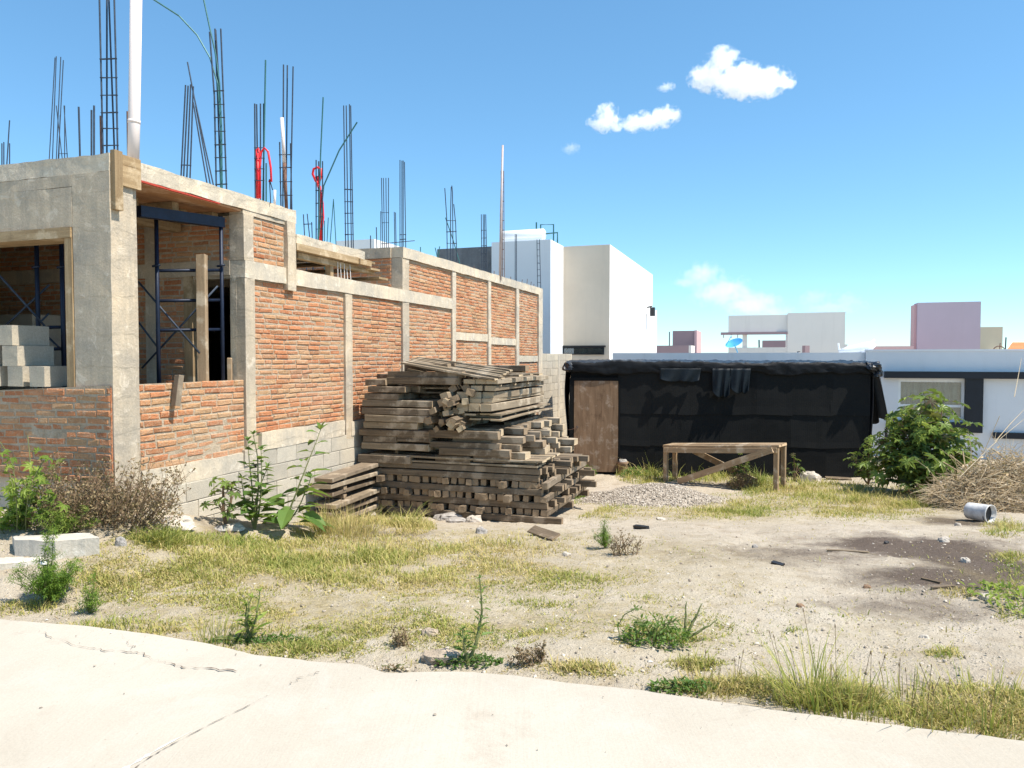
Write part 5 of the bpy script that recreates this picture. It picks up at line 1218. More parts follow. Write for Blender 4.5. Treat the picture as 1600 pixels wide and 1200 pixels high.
def drybush(p, label, n, rx, ry, h, name='dry_bush'):
    sc = min(1, h / .5)
    t = plant(name, label, 'bush', p); st = MB(); fo = MB()
    for k in range(n):
        a = U(0, 6.28); r = math.sqrt(U(0, 1)); e = Vector((rx * r * math.cos(a), ry * r * math.sin(a), h * U(.3, 1) * (1 - .25 * r))); b = Vector((e.x * .45 + U(-.06, .06), e.y * .45, 0))
        pl = stemline(b, e, .12, 5); st.tube(pl, [.004, .0035, .003, .0025, .002, .0015], 4)
        for j in range(7):
            f = U(.35, 1); q = min(4, int(f * 5)); c = pl[q].lerp(pl[q + 1], f * 5 - q); e2 = c + (rdir(-.3) + ZAX * .5) * U(.03, .14) * sc; st.tube([c, e2], .0014, 3)
            for i in range(3): leaf_add(fo, e2 + rdir() * .012 * sc, rdir(), rdir(), U(.012, .034) * (.4 + .6 * sc), U(.008, .02) * (.4 + .6 * sc), U(0, 1))
    for k in range(int(n * 16 * sc)):
        a = U(0, 6.28); r = math.sqrt(U(0, 1)); c = Vector((rx * .85 * r * math.cos(a), ry * r * math.sin(a), h * U(.02, .6) * (1 - .5 * r * r)))
        leaf_add(fo, c, rdir(), rdir(), U(.012, .04) * (.4 + .6 * sc), U(.008, .022) * (.4 + .6 * sc), U(0, 1))
    st.build('stem', M['brown_stem'], t); fo.build('dry_foliage', M['dryleaf'], t); return t
# --- left foreground bushes by the street parapet
def gp(px, py): return og(px, py)
p = gp(8, 838); p.y += .15
t = plant('vine_bush', 'lime green broad leaved bush in the left corner before the brick parapet', 'bush', p); fo = MB(); st = MB()
for k in range(20):
    a = U(0, 6.28); r = U(0, .55); e = Vector((r * math.cos(a) * .95, r * math.sin(a) * .6, U(.12, .95) * (1 - .55 * r))); pl = stemline((e.x * .3, e.y * .3, 0), e, .15, 5); st.tube(pl, .004, 4)
    for j in range(11):
        f = U(.25, 1); q = min(4, int(f * 5)); c = pl[q].lerp(pl[q + 1], f * 5 - q); d = rdir(-.3); e2 = c + d * U(.03, .09); st.tube([c, e2], .002, 3)
        palm_leaf(fo, e2, (ZAX + rdir() * .8 + Vector((.3, -.4, 0))).normalized(), U(.035, .085), U(.1, 1), 5)
fo.build('foliage', M['lime'], t); st.build('stem', M['stem'], t)
p = gp(170, 832); p.y += .2; drybush(p, 'dry brown bush full of seed heads under the corner column', 105, .62, .35, .62)
p = gp(95, 826); p.y += .12; drybush(p, 'sparser dry brush between the lime bush and the brown bush', 60, .45, .3, .62)
p = gp(95, 838); feathery(p, 'yellow green low weed behind the white slab', 26, .34, .42, 'lime', 'leafy_weed', 0, .05, 9)
p = gp(78, 942); feathery(p, 'tall feathery green weed beside the white slab at the paving edge', 34, .50, .24, tall=3, leafl=.045, dens=20)
p = gp(140, 958); feathery(p, 'small pale feathery sprig right of the tall feathery weed', 9, .26, .14, tall=1, leafl=.04, dens=9)
# --- weeds before the block footing
p = gp(398, 826); weed(p, 'leafy upright weed with several stems in front of the block footing', [(0, 0, .93), (.08, -.03, .78), (-.07, .03, .86), (.13, .02, .6), (-.12, 0, .5)], 17, .20, wid=.55)
p = gp(442, 826); weed(p, 'tall leaning weed with big lower leaves beside the low plank stack', [(.34, .2, .98), (.26, .1, .5)], 16, .34, wid=.45, upt=.1, tsm=(.3, 1))
p = gp(352, 822); palmate(p, 'small castor plant with lobed leaves left of the leafy upright weed', [(-.02, 0, .46), (.06, .02, .40), (-.08, 0, .25)], .085, 8, rng=(.3, .9))
# --- foreground weeds along the paving edge
p = gp(732, 1038); weed(p, 'single thin tall weed rising from a dark green mat at the paving edge', [(.06, .02, .47), (-.03, .01, .2)], 26, .075, 'leaf', 'thin_weed', .32, .5, .3, (.4, 1)); matplant(p + Vector((0, .0, .0)), 'dark green creeping mat at the foot of the thin tall weed', 260, .2, .07, .05, .03, rng=(.0, .6))
matplant(gp(400, 1004), 'dark green creeping mat left of centre on the paving edge', 330, .32, .06, .04, .03, rng=(.0, .7))
p = gp(388, 1000); weed(p, 'pale young weed standing in the left creeping mat', [(.07, 0, .3), (-.02, .02, .2), (.02, 0, .26)], 12, .10, 'lime', 'thin_weed', .3, .5)
p = gp(1025, 1004); matplant(p, 'bushy green clump with arching stems on the bare dirt', 430, .2, .14, .17, .036, 'leaf', (.35, 1), 'bushy_weed', 26)
m = MB()
arch = plant('arching_weed', 'thin arching weed stem bending left of the bushy clump', 'weed', gp(970, 1000)); 
pl = [Vector((.0, 0, 0)), Vector((-.02, 0, .08)), Vector((.02, 0, .15)), Vector((.09, 0, .19)), Vector((.14, .02, .17))]; m.tube(pl, .003, 5); fo = MB()
for k in range(30):
    f = U(.1, 1) * 3.99; q = int(f); c = pl[q].lerp(pl[q + 1], f - q); leaf_add(fo, c, rdir(-.5), ZAX + rdir() * .4, U(.015, .03), .009, U(.2, .8))
m.build('stem', M['stem'], arch); fo.build('foliage', M['leaf'], arch)
p = gp(1068, 1000); weed(p, 'spindly weed reaching right out of the bushy clump', [(.12, .05, .2), (.2, 0, .12), (.02, .03, .22)], 12, .035, 'leaf', 'thin_weed', .35, .4)
matplant(gp(1065, 1080), 'olive mat of low weeds at the paving edge right of centre', 260, .18, .06, .06, .03, rng=(.2, .8)); tuft(gp(1100, 1072), 'reddish seeded grass at the right of the olive mat', 90, .14, .04, .12, .1, .5, .8, 6)
p = gp(1265, 1100); tuft(p, 'big spiky grass tuft leaning left over the paving edge', 170, .17, .08, .36, .5, 1.0, 1.2, 5, dirb=Vector((-.35, .1, 0)), w_=.0032)
tuft(gp(1325, 1112), 'spiky grass tuft right beside the big leaning one', 110, .12, .07, .27, .45, 1.0, 1.1, 4, dirb=Vector((-.1, .0, 0)))
tuft(gp(1420, 1110), 'seeded weedy grass between the spiky tufts and the right edge', 200, .3, .04, .15, .3, .95, 1.0, 10)
tuft(gp(1540, 1110), 'dense weedy grass at the right end of the paving edge', 260, .32, .05, .17, .4, 1.0, 1.0, 7)
tuft(gp(1150, 1065), 'thin stalk with a dark seed spike near the paving edge', 16, .05, .05, .12, .3, .6, .6, 3)
tuft(gp(345, 1000), 'pale leaning grass at the left paving edge', 120, .18, .08, .24, .45, .8, .9, 0, dirb=Vector((.45, .1, 0)))
matplant(gp(400, 1050), 'flat green patch growing in the crack of the paving', 220, .12, .035, .025, .022, 'leaf', (.3, .9)); tuft(gp(530, 1057), 'star shaped sprig of grass on the paving by the crack', 26, .05, .02, .07, .6, .9, 2.2, 0)
matplant(gp(615, 1048), 'tiny dry sprig where the paving edge steps', 60, .07, .02, .04, .02, 'dryleaf', (.2, .7))
for px, py, lb in ((625, 1010, 'small dark twig like weed left of the thin tall weed'), (818, 1040, 'small dark twig like weed right of the thin tall weed'), (845, 1035, 'short upright twig weed nearest the dirt mound')):
    drybush(gp(px, py), lb, 10, .05, .04, .12, 'twig_weed')
feathery(gp(945, 856), 'small green sprig alone on the bare dirt', 14, .26, .12, tall=2, leafl=.035, dens=12); drybush(gp(975, 868), 'dry twiggy sprig right of the lone green sprig', 16, .16, .12, .22, 'twig_weed')
matplant(gp(1592, 940), 'pale green creeping weed at the right edge of the dirt', 240, .3, .4, .06, .05, 'lime', (.4, 1))
tuft(gp(545, 838), 'straw coloured fallen tuft before the low plank stack', 420, .35, .12, .34, 0, .55, 1.2, 20); tuft(gp(505, 832), 'green and straw tuft at the foot of the low plank stack', 160, .15, .12, .34, .2, .8, .7, 10)
# --- by the shed and the trestle
palmate(gp(1007, 738), 'young castor plant between the clay pot and the trestle', [(0, 0, .52), (.1, 0, .4), (-.12, 0, .3)], .11, 9, rng=(.35, .9))
matplant(gp(995, 745), 'dark green low weed by the clay pot', 300, .35, .25, .22, .06, 'leaf', (.3, .9))
matplant(gp(915, 742), 'small bright weed between the lumber pile and the shed door', 160, .22, .2, .22, .07, 'leaf', (.5, 1)); matplant(gp(903, 778), 'bright green sprout at the lumber pile corner', 160, .16, .16, .16, .06, 'leaf', (.6, 1))
palmate(gp(1155, 758), 'twiggy green weed under the trestle', [(0, 0, .55), (.15, 0, .42), (-.12, .0, .36)], .07, 12, rng=(.2, .7)); drybush(gp(1160, 764), 'dark dry weed low under the trestle', 60, .35, .25, .36)
palmate(gp(1240, 752), 'dark castor seedling against the shed right of the trestle', [(0, 0, .5), (.1, .05, .35)], .1, 8, rng=(.0, .3))
# --- the big castor bush
p = gp(1466, 776); p.y += .5
cb_ = [(a_ * .88, b_, h_ * .93) for a_, b_, h_ in [(-.02, 0, 1.93), (.45, .1, 1.78), (-.45, .1, 1.35), (.75, .2, 1.15), (-.75, .1, 1.05), (.2, -.3, 1.45), (-.2, -.3, 1.2), (.95, .1, .85), (-.55, -.35, .75), (.5, -.4, .9), (.0, .4, 1.55), (.3, .3, 1.3), (-.95, .0, .62), (1.05, .3, .95), (-.3, .3, 1.5), (.62, -.25, 1.25), (-.7, .35, .8), (.25, -.5, .7), (-.15, -.5, .6)]]
palmate(p, 'large dark castor bean bush with lobed leaves in front of the low house', cb_ + [(a_ * .85 + U(-.15, .15), b_ + U(-.2, .2), h_ * U(.6, .9)) for a_, b_, h_ in cb_[::2]], .20, 19, rng=(.0, .95))
palmate(gp(1380, 765) + Vector((0, .6, 0)), 'lower castor shrub between the shed corner and the large bush', [(0, 0, .8), (.2, 0, .65), (-.25, .1, .6), (.1, .2, .9), (-.1, -.2, .4)], .11, 18, rng=(.05, .8))
palmate(gp(1432, 782), 'small dark seedling at the foot of the large castor bush', [(0, 0, .3), (.12, 0, .22), (-.2, .0, .22)], .08, 8, rng=(.0, .4))
# --- brush pile of pulled dry stalks
p = gp(1612, 800); p.y += .6
t = plant('brush_pile', 'heap of pulled straw coloured stalks at the right edge', 'brush pile', p); m = MB(); 
for k in range(3000):
    a = U(0, 6.28); r = math.sqrt(U(0, 1)); x = 1.1 * r * math.cos(a); y = 1.0 * r * math.sin(a); hz_ = 1.02 * max(0, 1 - r ** 1.5) * (.62 + .38 * U(0, 1)) * (.8 + .5 * mnoise.noise(Vector((x * 2.2, y * 2.2, 3)))); z = hz_ * U(.55, 1) + .03
    d = Vector((U(-1, .5) - .45, U(-.9, .5), U(-.45, .30))).normalized(); L = U(.2, .75); c = Vector((x, y, z)); bnd = rdir() * L * U(.02, .2)
    a_, b_ = c - d * L / 2, c + d * L / 2; a_.z = max(.0, a_.z); b_.z = max(.0, b_.z)
    m.tube([a_, c + bnd, b_], [.006, .005, .0025] if k % 6 == 0 else [.0034, .003, .0016], 4, U(0, 1))
for k in range(160):
    a = U(0, 6.28); r = math.sqrt(U(0, 1)); c = Vector((1.05 * r * math.cos(a), .95 * r * math.sin(a), .8 * (1 - r ** 1.5) * U(.6, 1) + .05)); d = Vector((U(-1, .6), U(-.9, .5), U(-.4, .35))).normalized(); L = U(.3, .9); p0, p1 = c - d * L / 2, c + d * L / 2; p0.z = max(0, p0.z); p1.z = max(0, p1.z)
    m.tube([p0, c + rdir() * L * .08, p1], [.011, .008, .004], 5, U(0, .45))
for k in range(1500):
    a = U(0, 6.28); r = math.sqrt(U(0, 1)); leaf_add(m, Vector((1.1 * r * math.cos(a), r * math.sin(a), .95 * (1 - r ** 1.5) * U(.3, 1) + .02)), rdir(), rdir(), U(.03, .1), U(.012, .04), U(0, .6))
for k in range(70):
    a = U(0, 6.28); r = U(0, .85); x = 1.3 * r * math.cos(a); y = .9 * r * math.sin(a); b_ = Vector((x, y, .75 * (1 - r ** 1.5))); d = Vector((U(-1, .6), U(-.8, .3), U(.15, 1.0))).normalized(); L = U(.25, .7)
    m.tube([b_, b_ + d * L * .6 + rdir() * .03, b_ + d * L + Vector((0, 0, -.06))], [.0035, .003, .0015], 4, U(.4, 1))
m.build('stalks', M['straw'], t)
m = MB()
for px0, py0, px1, py1, bx in ((1555, 690, 1600, 640, -4), (1500, 745, 1600, 655, -10), (1562, 650, 1520, 740, 8), (1480, 800, 1600, 770, 0), (1585, 620, 1596, 560, 2)):
    A_, B_ = at(px0, py0, p.y - .3), at(px1, py1, p.y + .2); C_ = A_.lerp(B_, .5) + Vector((0, 0, bx * -.004)); m.tube([q_ - Vector(p) for q_ in (A_, C_, B_)], [.006, .005, .003], 4, U(.4, 1))
m.build('long_stalks', M['straw'], t)
# ------------------------------------------------------------------ grass cover: one object
rg = np.random.RandomState(21)
PX = []; PYs = []; Hh = []; TT = []
for (px, py, rx, ry, nb, h0, h1, g_) in GRASS:
    n = int(nb * 1.25); a = rg.uniform(0, 2 * np.pi, n); r = rg.uniform(0, 1, n) ** .62
    x = px + rx * r * np.cos(a) * 1.08; y = py + ry * r * np.sin(a) * 1.08
    fade = np.clip(1.25 - r, .25, 1)
    PX.append(x); PYs.append(y); Hh.append(rg.uniform(h0, h1, n) * fade); TT.append(np.clip(rg.normal(g_, .22, n), 0, 1))
PX = np.concatenate(PX); PYs = np.concatenate(PYs); Hh = np.concatenate(Hh); TT = np.concatenate(TT)
# thin sprinkle everywhere, and dry bits lying about
n = 9000; PX = np.concatenate([PX, rg.uniform(-60, 1660, n)]); PYs = np.concatenate([PYs, rg.uniform(815, 1110, n)]); Hh = np.concatenate([Hh, rg.uniform(.008, .035, n)]); TT = np.concatenate([TT, rg.uniform(0, .7, n)])
n = 9000; PX = np.concatenate([PX, rg.uniform(-60, 1660, n)]); PYs = np.concatenate([PYs, 815 + 300 * rg.uniform(0, 1, n) ** 1.2]); Hh = np.concatenate([Hh, -rg.uniform(.008, .045, n)]); TT = np.concatenate([TT, rg.uniform(0, .3, n) ** 1.5])
rx_ = (PX - 800) / F; rb_ = (600 - PYs) / F; ry_ = CP + rb_ * SP; rz_ = -SP + rb_ * CP
z = np.full(PX.shape, -.4)
for k in range(14):
    t_ = (z - EYE) / rz_; gxx, gyy = rx_ * t_, ry_ * t_; z = .5 * z + .5 * gz(gxx, gyy)
t_ = (z - EYE) / rz_; gxx, gyy = rx_ * t_, ry_ * t_; z = gz(gxx, gyy)
# patchiness + keep off paving, pile, building
patch = np.sin(gxx * 3.1 + 1.3 * np.sin(gyy * 2.3)) * np.sin(gyy * 4.3 + 1.1 * np.sin(gxx * 3.7)) + .6 * np.sin(gxx * 9.1 + gyy * 5) * np.sin(gyy * 11 - gxx * 4)
ex = np.array([q.x for q in ep]); ey = np.array([q.y for q in ep])
keep = (patch > rg.uniform(-1.25, .95, PX.shape)) & (gyy > np.interp(gxx, ex, ey) + .01) & (rz_ < -.02)
rel = np.stack([gxx - B0.x, gyy - B0.y], 1); lx_ = rel @ np.array([N.x, N.y]); ly_ = rel @ np.array([D.x, D.y])
keep &= ~((lx_ < .02) & (ly_ > -.05))
rp_ = np.stack([gxx - PO.x, gyy - PO.y], 1); pa_ = rp_ @ np.array([N.x, N.y]); pb_ = rp_ @ np.array([D.x, D.y]); keep &= ~((pa_ > 0) & (pa_ < 3.0) & (pb_ > .02) & (pb_ < 2.5))
gxx, gyy, z, Hh, TT = [q[keep] for q in (gxx, gyy, z, Hh, TT)]
clump = np.sin(gxx * 5.3 + 2) * np.sin(gyy * 6.1 + gxx); big = np.sin(gxx * 1.9 + 1) * np.sin(gyy * 2.6 - gxx * .7); flat_ = Hh < 0; Hh = np.abs(Hh); TT0 = TT.copy(); TT = np.clip(TT + .02 + .14 * clump + .22 * big, 0, 1); Hh = Hh * (1 + .35 * clump + .3 * big) * rg.choice([.55, .8, 1, 1.5], len(gxx), p=[.4, .35, .2, .05]); TT = np.where(flat_, TT0, np.maximum(TT, .09))
n = len(gxx); ang_ = rg.uniform(0, 2 * np.pi, n); lean = rg.uniform(.15, 1.5, n); lean = np.where(flat_, 6.0, lean); Hh = np.where(flat_, Hh / 4.5, Hh); wd = rg.uniform(.0016, .0034, n) * (1 + gyy / 14)
dx, dy = np.cos(ang_) * lean * Hh, np.sin(ang_) * lean * Hh; sa = ang_ + np.pi / 2 + rg.uniform(-.9, .9, n); sx_, sy_ = np.cos(sa) * wd, np.sin(sa) * wd
V = np.zeros((n, 5, 3)); base = np.stack([gxx, gyy, z - .006], 1)
for i, (f, s_) in enumerate(((0, -1), (0, 1), (.55, .75), (.55, -.75), (1, 0))):
    V[:, i, 0] = base[:, 0] + dx * f ** 1.8 + sx_ * s_; V[:, i, 1] = base[:, 1] + dy * f ** 1.8 + sy_ * s_; V[:, i, 2] = base[:, 2] + Hh * f * (1 - .25 * f * np.minimum(lean, 1))
i0 = np.arange(n) * 5
gr = np_mesh('grass', V.reshape(-1, 3), [np.stack([i0, i0 + 1, i0 + 2, i0 + 3], 1), np.stack([i0 + 3, i0 + 2, i0 + 4], 1)], M['grass'], [TT, TT])
tag(gr, 'patchy half dry grass growing over the empty lot', 'grass', kind='stuff')
print('grass blades', n)
# ------------------------------------------------------------------ stones, debris, small things
def rock_mesh(rx, ry, rz, seed, n=10, rough=.35, flat=.15):
    m = MB(); vs = []; off = Vector((seed * 3.1, seed * 1.7, seed))
    for j in range(n + 1):
        th = math.pi * j / n
        for i in range(2 * n):
            ph = math.pi * i / n; d = Vector((math.sin(th) * math.cos(ph), math.sin(th) * math.sin(ph), math.cos(th)))
            k = 1 + rough * mnoise.noise(d * 1.3 + off) + rough * .45 * mnoise.noise(d * 3.2 + off) + rough * .3 * abs(mnoise.noise(d * 6 + off))
            d = Vector((math.copysign(abs(d.x) ** .8, d.x), math.copysign(abs(d.y) ** .8, d.y), math.copysign(abs(d.z) ** .8, d.z)))
            vs.append((d.x * rx * k, d.y * ry * k, max(d.z * rz * k, -rz * flat)))
    fs = [(j*2*n+i, j*2*n+(i+1) % (2*n), (j+1)*2*n+(i+1) % (2*n), (j+1)*2*n+i) for j in range(n) for i in range(2*n)]
    m.add(vs, fs); return m
def stone(px, py, wpx, hpx, label, mat='stone', name='stone', dy=0.0):
    p = og(px, py); p.y += dy; k = p.y / F; o = rock_mesh(wpx * k / 2, wpx * k / 2 * .7, hpx * k, U(0, 99)).build(name, M[mat], None); o.location = (p.x, p.y, p.z); o.rotation_euler = (0, 0, U(-.3, .3)); return tag(o, label, 'stone')
stone(272, 822, 66, 14, 'long pale boulder lying against the block footing'); stone(365, 826, 34, 8, 'flat pale stone before the small castor plant'); stone(344, 828, 22, 6, 'grey stone between the pale boulder and the leafy weed', 'stone_grey')
stone(549, 808, 34, 15, 'whitish boulder at the left foot of the lumber pile'); stone(580, 808, 18, 10, 'smaller whitish stone right of the boulder by the pile'); stone(742, 816, 26, 11, 'pale stone in front of the pile, under its middle'); stone(712, 815, 30, 7, 'low grey rubble stone before the pile front', 'stone_grey'); stone(765, 812, 14, 6, 'small stone tucked under the pile edge', 'stone_grey')
stone(752, 833, 18, 8, 'brownish stone in the dry grass before the pile', 'stone_grey'); stone(885, 868, 12, 6, 'small pale stone in thin grass on the dirt'); stone(189, 852, 18, 12, 'rounded stone half hidden in grass near the white slab', 'stone_grey')
stone(1266, 752, 30, 16, 'big pale rock by the tube at the shed foot'); stone(1475, 846, 16, 7, 'pale stone on the dark soil'); stone(1508, 878, 14, 7, 'pale stone lower on the dark soil'); stone(1470, 768, 26, 9, 'flat whitish stone at the left foot of the brush pile'); stone(1497, 822, 10, 5, 'small stone left of the bucket')
stone(1445, 998, 16, 6, 'chalky stone on the dirt at right'); stone(1540, 935, 16, 8, 'stone at the right edge of the dirt track'); stone(690, 1030, 60, 14, 'low reddish clod of dirt beside the dark mat', 'clod'); stone(672, 990, 26, 9, 'pale clod of dirt above the reddish one', 'clod'); stone(1032, 812, 16, 4, 'thin pale chip near the gravel'); stone(1180, 855, 10, 4, 'dark clod on the track', 'stone_grey'); stone(1385, 849, 8, 4, 'black clod on the dark soil', 'dark'); stone(1250, 947, 12, 4, 'rust brown clod in the middle of the track', 'clay'); stone(1355, 918, 12, 4, 'rust brown clod right on the track', 'clay')
stone(700, 812, 40, 8, 'broken grey rubble under the pile front', 'stone_grey', dy=.1)
# white slab pieces at left
def slab(pts, h, label, z0=-.02):
    ps = [og(*q) for q in pts]; c = sum(ps, Vector()) / len(ps); zb = min(p.z for p in ps) + z0; m = MB(); n = len(ps); vs = []
    top = [p - Vector((c.x, c.y, zb)) for p in ps]
    sub = []
    for i in range(n):
        for k in range(6): sub.append(top[i].lerp(top[(i + 1) % n], k / 6) + rdir() * .004)
    for q in sub: vs.append((q.x, q.y, 0))
    for q in sub: vs.append((q.x + U(-.005, .005), q.y, h + U(-.004, .004)))
    k = len(sub); vs.append((0, 0, h + .004)); fs = [(i, (i+1) % k, k+(i+1) % k, k+i) for i in range(k)] + [(k+i, k+(i+1) % k, 2*k) for i in range(k)]
    m.add(vs, fs); o = m.build('concrete_slab', M['slab_stone'], None); o.location = (c.x, c.y, zb); return tag(o, label, 'slab', 'broken white slabs at the left')
slab([(88, 876), (155, 866), (140, 848), (20, 852), (24, 868)], .17, 'thick white concrete slab piece, right and upper of the two')
slab([(-60, 900), (40, 885), (92, 874), (30, 856), (-60, 862)], .09, 'lower white concrete slab piece running out of the left edge')
# gravel: heap by the trestle plus scattered pebbles
def pebbles(name, pts, sizes, label, cat, mat='gravel', seed=1):
    r = np.random.RandomState(seed); n = len(pts)
    O = np.array([(1,0,0),(-.5,.87,0),(-.5,-.87,0),(.5,.5,.75),(-.7,.1,.7),(.2,-.6,.75)], float)
    Fc = np.array([(0,1,3),(1,4,3),(1,2,4),(2,5,4),(2,0,5),(0,3,5),(3,4,5)])
    a = r.uniform(0, 6.28, n); V = O[None] * (1 + r.uniform(-.35, .35, (n, 6, 3))); V *= np.stack([sizes * r.uniform(.7, 1.5, n), sizes * r.uniform(.7, 1.3, n), sizes * r.uniform(.5, 1.0, n)], 1)[:, None]
    ca, sa = np.cos(a)[:, None], np.sin(a)[:, None]; W = V.copy(); W[:, :, 0] = V[:, :, 0] * ca - V[:, :, 1] * sa; W[:, :, 1] = V[:, :, 0] * sa + V[:, :, 1] * ca
    W += pts[:, None]; t = np.repeat(r.uniform(0, 1, n), 7); fcs = (np.arange(n)[:, None, None] * 6 + Fc[None]).reshape(-1, 3)
    o = np_mesh(name, W.reshape(-1, 3), [fcs], M[mat], [t]); return tag(o, label, cat, kind='stuff')
g0 = og(1025, 785); g0.y += .2
r = np.random.RandomState(8)
def heap(x, y):
    q = ((x - g0.x) / 1.22) ** 2 + ((y - g0.y - .3) / .95) ** 2; q2 = ((x - g0.x - .25) / .7) ** 2 + ((y - g0.y - .35) / .6) ** 2
    return .17 * np.exp(-q ** 1.5 * 1.4) + .09 * np.exp(-q2 ** 1.4 * 1.4) + .016 * np.sin(x * 9) * np.sin(y * 8 + x * 3)
hx = np.linspace(-1.9, 1.9, 90); hy = np.linspace(-1.5, 1.7, 80); HX, HY = np.meshgrid(hx + g0.x, hy + g0.y + .2); HZ = gz(HX, HY) + heap(HX, HY) - .035 + r.normal(0, .006, HX.shape)
V = np.stack([HX, HY, HZ], -1).reshape(-1, 3); i_ = (np.arange(79)[:, None] * 90 + np.arange(89)[None]).ravel()
hp_ = np_mesh('gravel_heap', V, [np.stack([i_, i_ + 1, i_ + 91, i_ + 90], 1)], M['gravel'], [r.uniform(.1, .6, len(i_))]); tag(hp_, 'low heap of grey gravel in front of the shed door and trestle', 'gravel heap')
n = 9000; a = r.uniform(0, 6.28, n); q = np.sqrt(r.uniform(0, 1, n)); xx = g0.x + 1.55 * q * np.cos(a); yy = g0.y + .3 + 1.25 * q * np.sin(a); zz = gz(xx, yy) + heap(xx, yy) - .028
pb = pebbles('gravel_stones', np.stack([xx, yy, zz], 1), r.uniform(.006, .02, n), 'loose crushed gravel stones covering the heap', 'gravel', seed=3); pb.parent = hp_; pb.name = 'gravel_stones'; del pb['label']; del pb['category']
n = 9000; px = r.uniform(-40, 1640, n); py = 812 + 330 * r.uniform(0, 1, n) ** 1.3
RX = (px - 800) / F; RB = (600 - py) / F; RY = CP + RB * SP; RZ = -SP + RB * CP; z = np.full(n, -.5)
for k in range(14): t_ = (z - EYE) / RZ; z = .5 * z + .5 * gz(RX * t_, RY * t_)
t_ = (z - EYE) / RZ; xx, yy = RX * t_, RY * t_; ok = (yy > np.interp(xx, ex, ey) + .03); rel = np.stack([xx - B0.x, yy - B0.y], 1); ok &= ~((rel @ np.array([N.x, N.y]) < 0) & (rel @ np.array([D.x, D.y]) > 0))
xx, yy = xx[ok], yy[ok]; sz = .0025 + .011 * r.uniform(0, 1, len(xx)) ** 5 + .002 * r.uniform(0, 1, len(xx))
pebbles('pebbles', np.stack([xx, yy, gz(xx, yy)], 1), sz, 'small pebbles and clods scattered over the bare dirt', 'pebbles', seed=5)
n = 260; r2 = np.random.RandomState(77); xx = r2.uniform(-4.5, 5, n); yy = np.interp(xx, ex, ey) - r2.exponential(.35, n) - .01
pebbles('paving_grit', np.stack([xx, yy, np.full(n, .001)], 1), .0015 + .005 * r2.uniform(0, 1, n) ** 4, 'grit and small stones strewn on the pale paving', 'grit', seed=9)
# wooden scraps and litter
def scrap(px0, py0, px1, py1, w_, h, label, mat='timber', lift=.03, roll=.2):
    a_, b_ = og(px0, py0), og(px1, py1); a_.z += lift; b_.z += lift * .6; return board('scrap', a_, b_, w_, h, mat, label, 'scrap', roll)
scrap(830, 835, 869, 845, .11, .02, 'dark splintered board lying in front of the lumber pile', lift=.06, roll=.5); scrap(992, 826, 1012, 827, .045, .04, 'short black stub on the dirt near the gravel', 'dark', .025)
scrap(1292, 861, 1356, 864, .02, .012, 'thin pale stick on the dark soil of the track', 'plank', .01); scrap(1207, 881, 1224, 885, .04, .02, 'dark chip of wood on the track', 'dark', .015); scrap(1280, 735, 1312, 744, .1, .03, 'pale board lying by the shed right corner', 'plank', .05); scrap(1290, 749, 1330, 750, .12, .02, 'flat board in the grass before the shed right corner', 'timber', .04)
scrap(655, 806, 730, 803, .09, .085, 'grey timber lying loose against the pile foot', 'plank', .05, 0)
scrap(1455, 922, 1490, 918, .02, .02, 'thin dark branch on the right of the track', 'timber', .015); scrap(1440, 906, 1470, 912, .015, .015, 'dark twig beside the thin branch', 'timber', .012)
world_tube('tube', [og(1172, 747) + Vector((0, .55, .10)), og(1302, 747) + Vector((0, .5, .10))], .055, 'cyan', 'pale blue green tube lying at the foot of the shed', 'tube', 14)
for x_, y_, z_, a_, b_, c_ in ((XL + .02, .0, SH - .08, .11, .16, .11), (SW + .02, .0, SH - .06, .15, .18, .11), (SW + .10, -.02, SH - .16, .10, .12, .13)):
    o = rock_mesh(a_, b_, c_, U(0, 50), 12, .55, .9).build('tarp_bundle', M['tarp'], shed); o.location = (x_, y_, z_)
# clay pot and bucket
p = og(973, 741); pt = thing('plant_pot', 'brown clay bucket with a rough rim beside the shed door', 'pot', tuple(p)); k = p.y / F
m = MB(); m.tube([(0, 0, 0), (0, 0, .02), (0, 0, 16 * k), (0, 0, 19 * k), (0, 0, 20 * k), (0, 0, 17 * k)], [6.5 * k, 6.8 * k, 7.5 * k, 9 * k, 8.8 * k, 7 * k], 20); m.build('body', M['clay'], pt, None, True)
m = rock_mesh(6.5 * k, 5 * k, 5 * k, 3.0); o = m.build('rubble_fill', M['stone_grey'], pt); o.location = (0, 0, 19 * k)
p = og(1530, 814); kk = p.y / F; bk = thing('bucket', 'dented white bucket lying on its side before the brush pile', 'bucket', tuple(p), -1.1); R_ = 13.5 * kk; L = 36 * kk
m = MB(); n = 28; prof = [(0, .0), (0, .9), (.04, .95), (.5, 1.0), (.93, 1.05), (.95, 1.1), (1, 1.1), (1, 1.02), (.06, .9), (.06, 0)]
vs = [(L * (x - .5), math.cos(2 * math.pi * i / n) * R_ * q, R_ * 1.02 + math.sin(2 * math.pi * i / n) * R_ * q) for x, q in prof for i in range(n)]
m.add(vs, [(j*n+i, j*n+(i+1) % n, (j+1)*n+(i+1) % n, (j+1)*n+i) for j in range(len(prof)-1) for i in range(n)]); m.build('body', M['bucket'], bk, None, True)
m = MB(); m.tube([(L * .40, math.cos(t) * R_ * 1.12, R_ + math.sin(t) * R_ * 1.0) for t in np.linspace(3.3, 6.1, 12)], .004, 5); m.build('handle', M['rebar'], bk)
